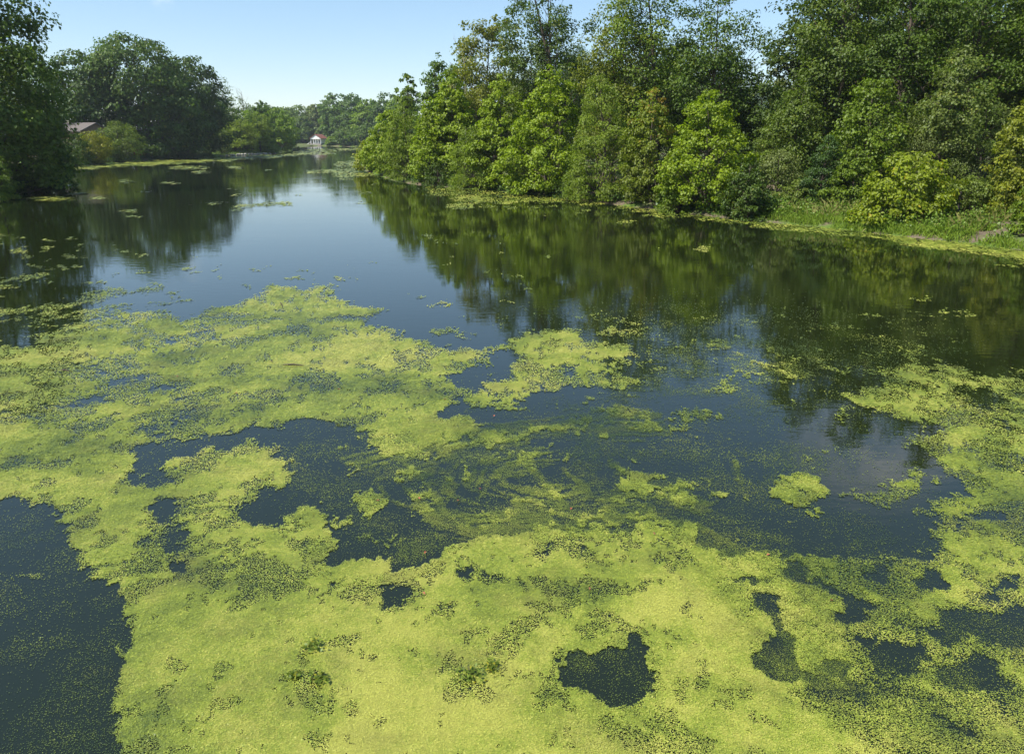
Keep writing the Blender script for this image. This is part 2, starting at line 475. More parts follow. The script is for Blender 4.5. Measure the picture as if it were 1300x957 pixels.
D.stroke([(90, 400), (150, 392), (215, 385)], 2.5, 0.7)
D.stroke([(125, 388), (150, 391)], 3, 0.7)
D.stroke([(0, 360), (25, 354), (52, 352)], 3, 0.95)
D.stroke([(-30, 369), (22, 366)], 2, 0.9)
# the lobe in the middle
D.poly([(643, 460), (662, 456), (650, 449), (640, 446), (600, 452), (588, 448), (620, 441), (664, 431), (700, 425), (722, 420), (745, 421), (766, 432), (800, 434), (812, 437), (808, 445),
        (790, 452), (772, 461), (784, 475), (806, 484), (832, 485), (800, 488), (770, 490), (755, 493), (735, 492), (700, 490), (680, 493), (655, 496), (640, 499),
        (620, 491), (607, 487), (615, 482), (645, 479), (650, 470)], 1.0)
D.poly([(586, 501), (610, 498), (645, 500), (643, 507), (618, 510), (592, 508)], 0.95)
D.ell(724, 468, 10, 4, 0.9, 'cut'); D.ell(757, 467, 4, 3, 0.9, 'cut'); D.ell(720, 486, 4, 4, 0.7, 'cut')
# small floating islands
for e in [(470, 640, 26, 13), (625, 556, 30, 10), (890, 534, 18, 10), (568, 424, 20, 5), (590, 429, 6, 3), (578, 535, 15, 6), (604, 537, 12, 2.4), (626, 556, 26, 8), (556, 387, 13, 3), (587, 404, 9, 2.2), (890, 534, 15, 8), (480, 641, 23, 11), (475, 652, 12, 6),
          (422, 573, 7, 7), (825, 611, 14, 9), (804, 618, 10, 5), (838, 618, 7, 4), (1040, 616, 18, 13), (1018, 610, 18, 5), (1052, 628, 14, 8), (1106, 632, 24, 5), (1150, 614, 26, 11), (1130, 623, 28, 6), (908, 634, 8, 4),
          (777, 553, 6, 3), (875, 667, 9, 4), (1075, 525, 9, 4), (1050, 652, 8, 3), (700, 628, 14, 6), (592, 596, 7, 4), (516, 600, 8, 4), (436, 600, 5, 5), (705, 512, 6, 3), (685, 540, 12, 4), (660, 500, 5, 3),
          (760, 512, 12, 3), (742, 520, 10, 3), (548, 578, 12, 4), (455, 656, 7, 3), (430, 668, 18, 4), (715, 584, 6, 3), (1225, 374, 3, 1.5), (225, 374, 12, 2), (233, 385, 16, 3),
          (700, 565, 10, 2), (830, 538, 9, 3), (1005, 632, 18, 10)]:
    D.ell(*e, 0.92)
for (u, v, ru, rv, val) in [(1028, 640, 22, 8, 0.45), (1000, 620, 16, 6, 0.4), (545, 640, 26, 16, 0.42), (520, 615, 18, 10, 0.4), (470, 690, 40, 14, 0.3)]:
    D.ell(u, v, ru, rv, val)
# the lower mat
D.poly([(-500, 615), (60, 615), (150, 572), (190, 600), (222, 590), (262, 578), (300, 570), (355, 562), (362, 610), (330, 628), (304, 642), (310, 668), (345, 660), (385, 648), (415, 682), (420, 700), (400, 724), (440, 718),
        (490, 711), (500, 732), (540, 726), (555, 706), (600, 690), (660, 690), (700, 672), (760, 672), (810, 666), (832, 652), (864, 668), (885, 700), (900, 740), (925, 775), (955, 830), (975, 900),
        (1000, 1140), (170, 1140), (140, 950), (150, 868), (170, 803), (160, 770), (150, 750), (110, 722), (80, 690), (60, 660), (40, 640), (0, 650), (-500, 655)], 0.97)
D.poly([(150, 572), (190, 566), (240, 558), (350, 546), (354, 560), (300, 569), (262, 577), (225, 589), (190, 586)], 0.92, 'cut')
D.poly([(-500, 640), (20, 640), (50, 648), (75, 690), (110, 725), (155, 748), (168, 790), (160, 830), (150, 868), (140, 950), (170, 1140), (-500, 1140)], 1.0, 'cut')
for e in [(190, 607, 30, 11, 0.95), (205, 641, 10, 14, 0.95), (215, 686, 26, 22, 0.7), (232, 719, 24, 6, 0.9), (512, 765, 20, 10, 1), (505, 780, 16, 6, 0.9), (522, 775, 10, 7, 0.8), (584, 733, 8, 9, 1), (622, 738, 26, 4, 0.95), (673, 741, 8, 8, 0.95),
          (700, 690, 12, 4, 0.9), (690, 700, 8, 4, 0.9), (745, 692, 14, 3, 0.8), (335, 645, 26, 18, 1.0), (380, 697, 26, 7, 0.65), (215, 655, 14, 8, 0.7), (250, 690, 14, 8, 0.6), (570, 780, 16, 10, 0.6), (720, 796, 3, 14, 0.7), (742, 792, 8, 2, 0.7), (775, 740, 12, 2, 0.6), (262, 704, 20, 6, 0.6),
          (440, 735, 10, 3, 0.7), (470, 742, 6, 3, 0.8)]:
    D.ell(e[0], e[1], e[2], e[3], e[4], 'cut')
for e in [(660, 770, 90, 40, 0.82), (300, 740, 80, 26, 0.85), (380, 790, 60, 20, 0.88), (260, 850, 50, 18, 0.82), (450, 830, 70, 16, 0.88), (260, 640, 60, 30, 0.85), (780, 790, 50, 30, 0.9)]:
    D.ell(e[0], e[1], e[2], e[3], e[4], 'mul')
D.poly([(716, 840), (735, 828), (770, 826), (795, 816), (812, 806), (818, 825), (830, 846), (838, 868), (820, 886), (760, 892), (722, 872)], 0.9, 'cut')
D.stroke([(885, 690), (860, 700), (838, 725), (810, 745)], 3, 0.3, 'cut')
for (u, v, ru, rv, val) in [(18, 728, 26, 8, 0.65), (42, 742, 12, 14, 0.55), (10, 748, 14, 6, 0.6), (55, 812, 8, 4, 0.7), (145, 826, 18, 4, 0.7), (-60, 740, 40, 12, 0.6)]:
    D.ell(u, v, ru, rv, val)
# the broken mats against the other side
D.poly([(885, 712), (940, 698), (1000, 697), (1070, 705), (1110, 728), (1140, 705), (1185, 680), (1192, 652), (1168, 637), (1185, 612), (1215, 590), (1170, 577), (1130, 562), (1190, 545), (1168, 530),
        (1120, 520), (1073, 505), (1100, 490), (1130, 479), (1112, 470), (1170, 464), (1230, 470), (1300, 475), (1800, 480), (1800, 1140), (1000, 1140), (975, 900), (955, 830), (925, 775), (900, 740)], 0.80)
D.poly([(1108, 470), (1150, 465), (1200, 468), (1240, 480), (1230, 487), (1180, 482), (1130, 481)], 0.97)
for e in [(1272, 476, 34, 5, 0.95), (1110, 488, 14, 4, 0.9), (1232, 588, 40, 14, 0.97), (1262, 532, 50, 18, 0.85), (1245, 632, 38, 14, 0.97), (1225, 610, 30, 12, 0.9), (995, 780, 80, 44, 0.84), (1150, 770, 42, 46, 0.88), (1180, 725, 36, 18, 0.97), (1245, 702, 46, 18, 0.88), (1090, 715, 46, 12, 0.8),
          (1060, 800, 60, 40, 0.85), (1330, 600, 60, 60, 0.85), (1185, 560, 34, 6, 0.9), (1160, 570, 28, 4, 0.85), (1210, 655, 24, 10, 0.85), (900, 714, 34, 12, 0.9), (930, 850, 40, 40, 0.95), (1290, 560, 40, 14, 0.92), (990, 862, 14, 9, 0.9), (1288, 672, 30, 12, 0.9), (1420, 700, 90, 60, 0.85)]:
    D.ell(*e)
for e in [(1165, 544, 32, 7, 0.9), (1250, 470, 14, 4, 0.9), (1232, 494, 22, 5, 0.85), (1245, 506, 18, 6, 0.8), (1275, 534, 16, 4, 0.7), (1250, 660, 26, 8, 0.75), (1200, 620, 26, 10, 0.85), (1275, 665, 16, 5, 0.9), (1172, 740, 16, 16, 0.9), (1185, 692, 20, 10, 0.75), (1270, 742, 22, 12, 0.85), (975, 815, 16, 40, 0.85), (960, 760, 20, 14, 0.6),
          (990, 852, 40, 6, 0.7), (1092, 772, 16, 14, 0.9), (1155, 832, 34, 18, 0.85), (1065, 842, 30, 10, 0.8), (1120, 806, 20, 8, 0.7), (1220, 790, 40, 18, 0.6), (1290, 800, 40, 24, 0.6), (1230, 850, 40, 18, 0.6), (1000, 722, 22, 8, 0.5), (950, 728, 24, 6, 0.6), (930, 730, 30, 5, 0.5), (1120, 725, 22, 10, 0.6), (1010, 560, 2, 2, 0)]:
    D.ell(e[0], e[1], e[2], e[3], e[4], 'cut')
D.stroke([(1000, 716), (1045, 732), (1080, 745), (1105, 775)], 7, 0.75, 'cut')
D.stroke([(1150, 487), (1200, 489), (1240, 500), (1275, 520)], 3, 0.7, 'cut')
D.poly([(1180, 765), (1300, 745), (1800, 740), (1800, 1140), (1130, 1140), (1140, 880), (1110, 850), (1150, 800)], 0.86, 'mul')
# weed caught along the banks
D.stroke([(545, 241), (600, 245.5), (700, 252), (760, 258)], 5, 0.62)
for e in [(600, 253, 28, 5), (585, 262, 18, 4), (690, 255, 34, 3), (640, 256, 20, 2.5), (620, 262, 12, 2), (742, 268, 11, 2), (560, 248, 16, 2), (700, 262, 8, 1.5), (830, 275, 14, 1.8), (800, 283, 12, 1.6), (650, 264, 10, 1.6), (770, 256, 14, 2.4)]:
    D.ell(*e, 0.95)
D.stroke([(785, 262), (830, 269), (900, 277), (960, 284)], 3.2, 0.72)
D.stroke([(960, 284), (1050, 294), (1150, 303)], 4.5, 0.75)
D.stroke([(1150, 304), (1220, 313), (1300, 326), (1420, 342)], 8, 0.95)
D.stroke([(1180, 322), (1240, 322), (1300, 332)], 3, 0.5, 'cut')
D.stroke([(1160, 380), (1190, 376)], 2.2, 0.95)
D.ell(1290, 337, 20, 2, 0.6)
D.poly([(86, 213), (130, 209), (180, 204.5), (250, 202.5), (310, 203), (255, 206.5), (200, 210), (140, 213), (88, 217)], 1.0)
D.stroke([(250, 204), (300, 201), (345, 199)], 2, 0.85)
D.stroke([(345, 199), (380, 196), (425, 194)], 1.7, 0.9)
D.stroke([(392, 191), (430, 190), (480, 190)], 1.7, 0.75)
D.stroke([(375, 194), (402, 192.5)], 1.7, 0.85)
D.stroke([(392, 219), (425, 217.5), (455, 215.5)], 2.4, 0.95)
D.stroke([(425, 222), (455, 222), (484, 223)], 2.4, 0.95)
D.stroke([(430, 227), (448, 226.5)], 1.6, 0.7)
D.stroke([(428, 209.5), (462, 206.5)], 3.6, 0.85)
D.stroke([(446, 200), (470, 199.5)], 1.6, 0.8)
D.stroke([(303, 262), (335, 260), (368, 258)], 2.4, 1.0)
D.stroke([(296, 268), (308, 266.5)], 1.8, 0.8)
for e in [(160, 231, 12, 1.4), (216, 232, 10, 1.4), (186, 244, 8, 1.2), (268, 258, 9, 1.4), (287, 256, 6, 1.4), (300, 248, 5, 1.2), (165, 269, 16, 1.6), (60, 252, 34, 2.2), (75, 253, 20, 2), (12, 249, 16, 2.4), (90, 237, 10, 1.3), (125, 251, 14, 1.4), (100, 246, 12, 1.2), (170, 275, 10, 1.2), (60, 317, 8, 1.6), (105, 326, 8, 1.6),
          (30, 325, 10, 1.8), (25, 319, 12, 1.6), (75, 341, 9, 1.6), (127, 361, 6, 1.6), (100, 338, 6, 1.4), (196, 360, 8, 1.2), (230, 377, 9, 1.6), (10, 215, 14, 2), (5, 300, 12, 1.5), (280, 203, 16, 1.4), (240, 213, 30, 1.3), (255, 219, 12, 1.1), (300, 213, 12, 1.2)]:
    D.ell(e[0], e[1], e[2], max(e[3], 1.6), 0.85)
# swirling threads in the open middle
SW = [[(500, 580), (530, 600), (548, 625), (562, 650), (600, 660), (680, 666), (760, 668), (825, 655)], [(520, 625), (545, 650), (590, 668), (690, 674)], [(628, 606), (636, 592), (664, 588), (684, 606), (700, 628), (722, 645)],
      [(600, 622), (618, 590), (650, 578), (700, 574)], [(440, 590), (500, 576), (560, 568), (620, 556)], [(545, 550), (640, 545), (760, 533), (840, 528)], [(690, 655), (780, 642), (850, 652), (892, 688), (930, 690)],
      [(780, 590), (830, 615), (870, 625)], [(560, 572), (600, 566), (660, 556), (668, 544)], [(535, 607), (556, 598), (572, 606), (560, 625)], [(720, 600), (745, 620), (700, 632), (660, 625)], [(760, 632), (820, 628), (890, 640)],
      [(830, 655), (870, 662), (905, 680), (940, 700)], [(540, 660), (620, 680), (700, 668)], [(650, 640), (700, 652), (780, 656)], [(930, 580), (938, 600), (942, 620)], [(870, 690), (920, 702), (980, 700)], [(700, 540), (760, 548), (850, 545)], [(590, 556), (570, 566), (545, 572)]]
for k, s_ in enumerate(SW):
    D.stroke(s_, 2.6 + (k % 3) * 0.8, 0.43 + 0.05 * (k % 3))
# drifting scraps
rs = np.random.RandomState(7)
for (ua, ub, va, vb, n_, ru, rv) in [(760, 1240, 395, 470, 150, 10, 1.7), (900, 1230, 440, 500, 60, 12, 2.0), (630, 900, 395, 425, 22, 9, 1.6), (640, 900, 495, 620, 60, 6, 2.4), (0, 190, 300, 372, 30, 8, 1.6), (200, 460, 330, 372, 34, 7, 1.4), (400, 680, 300, 420, 22, 7, 1.5),
                                     (520, 1000, 262, 330, 22, 6, 1.5), (200, 500, 215, 260, 14, 6, 1.3), (430, 900, 560, 700, 50, 6, 3.0), (950, 1180, 520, 700, 40, 5, 2.6), (0, 160, 640, 870, 26, 4, 2.2), (380, 500, 580, 720, 26, 5, 2.6), (-400, 0, 270, 400, 40, 10, 1.6), (1300, 1700, 380, 470, 60, 10, 1.7)]:
    for _ in range(n_):
        D.ell(rs.uniform(ua, ub), rs.uniform(va, vb), ru * rs.uniform(0.4, 1.3), rv * rs.uniform(0.75, 1.25), rs.uniform(0.5, 0.9))
# loose single fronds between the mats
L = Raster(0.0)
L.poly([(-500, 480), (1800, 480), (1800, 1140), (-500, 1140)], 0.10)
L.poly([(370, 556), (560, 520), (700, 500), (850, 490), (1000, 560), (1180, 600), (1150, 700), (1060, 700), (900, 705), (830, 655), (700, 665), (560, 700), (430, 712), (360, 650)], 0.19)
L.poly([(500, 590), (620, 560), (760, 545), (860, 600), (860, 650), (700, 668), (560, 665)], 0.21)
L.poly([(640, 405), (900, 385), (1240, 430), (1130, 470), (1080, 505), (900, 520), (800, 490), (850, 440)], 0.27)
L.poly([(0, 640), (60, 650), (150, 750), (168, 800), (150, 868), (140, 950), (170, 1140), (-500, 1140), (-500, 640)], 0.22)
L.poly([(716, 840), (812, 806), (834, 850), (850, 885), (835, 930), (745, 925)], 0.36)
L.poly([(420, 690), (540, 680), (560, 700), (500, 730), (400, 725)], 0.42)
L.poly([(900, 690), (1800, 690), (1800, 1140), (960, 1140)], 0.38)
L.blur(12, 8)
T = Raster(0.0)            # threads
for k, s_ in enumerate(SW):
    T.stroke(s_, 1.8 + (k % 3) * 1.0, 0.95)
    T.stroke([(q[0] + 7, q[1] + 7 + (k % 4)) for q in s_], 1.5, 0.75)
    T.stroke([(q[0] - 6, q[1] - 6 - (k % 3)) for q in s_], 1.5, 0.65)
    T.stroke([(q[0] + 2, q[1] + 13 + (k % 5)) for q in s_], 1.2, 0.55)
rt = np.random.RandomState(77)
for k in range(36):          # nested arcs of the eddy
    a_ = rt.uniform(35, 225); b_ = a_ * rt.uniform(0.27, 0.34)
    t0 = math.radians(rt.uniform(20, 200)); dt = math.radians(rt.uniform(35, 95))
    cx_, cy_ = 722 + rt.uniform(-8, 8) - 0.12 * a_, 606 + rt.uniform(-3, 3)
    T.stroke([(cx_ + a_ * math.cos(t0 + dt * q / 8), cy_ + b_ * math.sin(t0 + dt * q / 8)) for q in range(9)], rt.uniform(0.9, 2.2), rt.uniform(0.3, 0.8))
T.blur(1, 0)
DB = Raster(); DB.a = D.a.copy()
D.blur(1, 0)
DB.blur(5, 3)

def weed_density(x, y):
    u, v = to_px(x, y)
    inside = (u > U0) & (u < U1) & (v > V0) & (v < V1)
    rng_ = np.hypot(x, y)
    amp = np.clip((v - 185) / 330.0, 0.02, 1.0)
    far = sstep(16, 45, rng_)
    # wandering outlines
    w1 = fbm(x * 0.9, y * 0.45, 41, 6, 0.66) - 0.5
    w2 = fbm(x * 0.9 + 9, y * 0.45 + 4, 43, 6, 0.66) - 0.5
    w3 = fbm(x * 4.3, y * 3.2, 45, 4, 0.7) - 0.5; w4 = fbm(x * 4.3 + 5, y * 3.2 + 8, 47, 4, 0.7) - 0.5
    uu_, vv_ = u + (w1 * 84 + w3 * 40 * (1 - far)) * amp, v + (w2 * 44 + w4 * 26 * (1 - far)) * amp ** 1.25
    base = D.sample(uu_, vv_) * 0.55 + DB.sample(uu_, vv_) * 0.45
    base = base + (D.sample(uu_, vv_) - base) * far
    # streaks follow the slow gyre: up-and-over from one side to the other
    k = sstep(520, 900, u)
    cl, sl_ = math.cos(math.radians(38)), math.sin(math.radians(38))
    a1, b1 = (x * cl + y * sl_), (-x * sl_ + y * cl)
    a2, b2 = (x * cl - y * sl_), (x * sl_ + y * cl)
    s1 = fbm(a1 * 0.55, b1 * 2.2, 61, 5, 0.66)
    s2 = fbm(a2 * 0.7, b2 * 2.0, 67, 5, 0.66)
    st_ = s1 * (1 - k) + s2 * k
    iso = fbm(x * 1.7, y * 1.7, 71, 6, 0.72)
    big = fbm(x * 0.4, y * 0.4, 73, 3, 0.6)
    nn = (st_ - 0.5) * (1.25 + 0.4 * far) + (iso - 0.5) * (1.65 - 1.1 * far) + (big - 0.5) * 0.5
    q = base * 0.94 + nn * 0.62 * (0.45 + 0.55 * sstep(0.05, 0.35, base))
    c = sstep(0.22, 0.60, q)
    solid = sstep(0.42, 0.86, q + (fbm(x * 2.0 + 4, y * 2.0, 87, 6, 0.75) - 0.5) * 1.15 - 0.13)
    loose = L.sample(u, v) * (0.2 + 1.7 * sstep(0.35, 0.68, fbm(x * 1.4, y * 1.4, 77, 4, 0.6)))
    thr = T.sample(u + w1 * 26 * amp, v + w2 * 14 * amp) * (0.7 + 1.2 * sstep(0.35, 0.65, fbm(x * 3.1, y * 3.1, 79, 3, 0.6)))
    loose = np.maximum(loose, thr)
    c = np.where(inside, c, 0); loose = np.where(inside, loose, 0)
    wet = shore_sd(x, y) < 0.15
    tone = 0.5 + (fbm(x * 0.45, y * 0.45, 81, 7, 0.74) - 0.5) * 2.4
    return np.where(wet, c, 0), np.where(wet, loose, 0), np.clip(tone, 0, 1), solid

rs = np.random.RandomState(11)
PX = F_PX * 1024 / 1300.0
# distance-graded lattice rows: one cell is about the size of a small clump of fronds, coarser far away
def lattice(kw, ymin, ymax, max_ratio):
    ys = []; y = ymin
    while y < ymax:
        r = math.hypot(y, CAM_H)
        w = kw * r / PX
        ys.append((y, w, min(w * r / CAM_H, w * max_ratio)))
        y += ys[-1][2]
    return ys
rows = lattice(0.90, 4.4, 500.0, 16.0)
pts = []
for (y, w, dz) in rows:
    half = 0.80 * math.hypot(y, CAM_H) + 1.5
    n = int(2 * half / w)
    xs = -half + (np.arange(n) + rs.rand(n)) * w
    yy = y + rs.rand(n) * dz
    pts.append(np.stack([xs, yy, np.full(n, w), np.full(n, dz)], 1))
pts = np.concatenate(pts)
fine_rows = [r for r in lattice(0.60, 7.0, 22.0, 16.0)]
thr_pts = []
for (y, w, dz) in fine_rows:
    half = 0.42 * math.hypot(y, CAM_H)
    n = int(2 * half / w)
    thr_pts.append(np.stack([-half + (np.arange(n) + rs.rand(n)) * w, y + rs.rand(n) * dz, np.full(n, w * 1.15), np.full(n, dz)], 1))
thr_pts = np.concatenate(thr_pts)
tu, tv_ = to_px(thr_pts[:, 0], thr_pts[:, 1])
thr_pts = thr_pts[(T.sample(tu, tv_) > 0.10) | ((L.sample(tu, tv_) > 0.15) & (rs.rand(len(tu)) < 0.8))]
n_main = len(pts)
pts = np.concatenate([pts, thr_pts])
c, loose, tone, solid = weed_density(pts[:, 0], pts[:, 1])
p = np.maximum(c ** 1.1 * (0.80 + 0.16 * solid), loose)
keep = rs.rand(len(pts)) < p
P = pts[keep]; c_k = c[keep]; tone_k = tone[keep]; solid_k = solid[keep]
n = len(P)
size = P[:, 2] * rs.uniform(0.50, 1.05, n) * (0.74 + 0.50 * c_k)
ang = rs.uniform(0, 2 * math.pi, n)
asp = np.clip(P[:, 3] / P[:, 2] * 0.55, 1, 9)
tx, ty = rs.normal(0, 0.13, n), rs.normal(0, 0.13, n)
verts = np.zeros((n, 3, 3))
for k in range(3):
    a = ang + 2 * math.pi * k / 3 + rs.uniform(-0.3, 0.3, n)
    rr = size * rs.uniform(0.75, 1.2, n)
    dx = np.cos(a) * rr; dy = np.sin(a) * rr * asp
    verts[:, k, 0] = P[:, 0] + dx
    verts[:, k, 1] = P[:, 1] + dy
    verts[:, k, 2] = dx * tx + dy / asp * ty
lift = np.minimum(size * 0.5, 0.012)
verts[:, :, 2] -= verts[:, :, 2].min(1)[:, None]
verts[:, :, 2] += 0.006 + (c_k * 0.004)[:, None] + (rs.rand(n) * lift)[:, None]
tint = np.clip(0.59 + (tone_k - 0.5) * 0.95 + rs.normal(0, 0.15, n) + (c_k - 0.85) * 0.34 + (solid_k - 0.6) * 0.12, 0, 1)
faces = np.arange(n * 3).reshape(n, 3)
def weed_mat():
    m, nd, l = new_mat('duckweed'); pr = nd['Principled BSDF']
    pr.inputs['Roughness'].default_value = 0.45; pr.inputs['Specular IOR Level'].default_value = 0.5
    at = nd.new('ShaderNodeAttribute'); at.attribute_name = 'tint'
    cr = nd.new('ShaderNodeValToRGB')
    e = cr.color_ramp.elements
    e[0].position = 0.0; e[0].color = (0.050, 0.080, 0.012, 1)
    e[1].position = 1.0; e[1].color = (0.330, 0.332, 0.058, 1)
    x = e.new(0.33); x.color = (0.125, 0.160, 0.020, 1)
    x = e.new(0.66); x.color = (0.205, 0.250, 0.026, 1)
    l.new(at.outputs['Fac'], cr.inputs['Fac'])
    g = nd.new('ShaderNodeNewGeometry')
    nz = nd.new('ShaderNodeTexNoise'); nz.inputs['Scale'].default_value = 55; nz.inputs['Detail'].default_value = 4; nz.inputs['Roughness'].default_value = 0.7
    l.new(g.outputs['Position'], nz.inputs['Vector'])
    mr = nd.new('ShaderNodeMapRange'); mr.inputs['From Min'].default_value = 0.3; mr.inputs['From Max'].default_value = 0.7; mr.inputs['To Min'].default_value = 0.72; mr.inputs['To Max'].default_value = 1.22
    l.new(nz.outputs['Fac'], mr.inputs['Value'])
    sc = nd.new('ShaderNodeVectorMath'); sc.operation = 'SCALE'
    l.new(cr.outputs['Color'], sc.inputs[0]); l.new(mr.outputs['Result'], sc.inputs['Scale'])
    # browned, dying patches
    nb = nd.new('ShaderNodeTexNoise'); nb.inputs['Scale'].default_value = 0.9; nb.inputs['Detail'].default_value = 9; nb.inputs['Roughness'].default_value = 0.75
    l.new(g.outputs['Position'], nb.inputs['Vector'])
    mb_ = nd.new('ShaderNodeMapRange'); mb_.inputs['From Min'].default_value = 0.50; mb_.inputs['From Max'].default_value = 0.72; mb_.inputs['To Max'].default_value = 0.75
    l.new(nb.outputs['Fac'], mb_.inputs['Value'])
    bx = nd.new('ShaderNodeMix'); bx.data_type = 'RGBA'
    l.new(mb_.outputs['Result'], bx.inputs['Factor']); l.new(sc.outputs['Vector'], bx.inputs[6]); bx.inputs[7].default_value = (0.145, 0.145, 0.030, 1)
    l.new(bx.outputs[2], pr.inputs['Base Color'])
    return m
M_weed = weed_mat()
fr = link('duckweed_fronds', mesh_from('duckweed_fronds', verts.reshape(-1, 3), faces, 3, {'tint': np.repeat(tint, 3)}), M_weed)
tag(fr, 'loose yellow green duckweed fronds speckled over the water', 'duckweed', kind='stuff')

rows = lattice(2.1, 4.4, 500.0, 10.0)
J = len(rows); I = 560
ya = np.array([r[0] for r in rows]); half = 0.80 * np.hypot(ya, CAM_H) + 1.5
xa = np.linspace(-1, 1, I)
SX = half[:, None] * xa[None, :]; SY = np.repeat(ya[:, None], I, 1)
wr = np.array([r[1] for r in rows])[:, None]; dr = np.array([r[2] for r in rows])[:, None]
SX = SX + (rs.rand(J, I) - 0.5) * wr * 0.8; SY = SY + (rs.rand(J, I) - 0.5) * dr * 0.8
c, loose, tone, solid = weed_density(SX.ravel(), SY.ravel())
cov = (c * solid).reshape(J, I)
fine = fbm(SX.ravel() / np.repeat(wr, I, 1).ravel() * 0.35, SY.ravel() / np.repeat(dr, I, 1).ravel() * 1.3, 93, 2, 0.7).reshape(J, I)
ok = cov + (fine - 0.5) * 1.25 > 0.60
q = ok[:-1, :-1].astype(int) + ok[1:, :-1] + ok[1:, 1:] + ok[:-1, 1:]
jj, i2 = np.nonzero(q >= 3)
ii = np.arange(J * I).reshape(J, I)
F4 = np.stack([ii[jj, i2], ii[jj, i2 + 1], ii[jj + 1, i2 + 1], ii[jj + 1, i2]], -1)
used = np.unique(F4); remap = np.zeros(J * I, int); remap[used] = np.arange(len(used))
SZ = 0.005 + 0.006 * fbm(SX.ravel() * 6, SY.ravel() * 6, 97, 3) * np.clip(cov.ravel(), 0, 1)
SV = np.stack([SX.ravel(), SY.ravel(), SZ], -1)[used]
stint = np.clip(0.46 + (tone - 0.5) * 0.95 + (solid * c - 0.6) * 0.5 + rs.normal(0, 0.09, J * I), 0, 1)[used]
ms = link('duckweed_mat', mesh_from('duckweed_mat', SV, remap[F4], 4, {'tint': stint}), M_weed)
tag(ms, 'dense yellow green mats of duckweed covering the water', 'duckweed', kind='stuff')
print('duckweed', n, len(F4))

# ------------------------------------------------------------------ trees
def prof(kind, t):
    if kind == 'cone':   return np.minimum(1, 0.70 + 1.2 * t) * np.clip(1 - t, 0, 1) ** 0.50 * 1.02
    if kind == 'dome':   return np.where(t < 0.35, 0.78 + 0.22 * (t / 0.35), np.sqrt(np.clip(1 - ((t - 0.35) / 0.66) ** 2, 0, 1)))
    if kind == 'tall':   return np.sin(np.pi * np.clip(0.14 + 0.83 * t, 0, 1)) ** 0.55
    if kind == 'shrub':  return np.sqrt(np.clip(1 - (t * 0.98) ** 2.4, 0, 1))
    return np.ones_like(t)

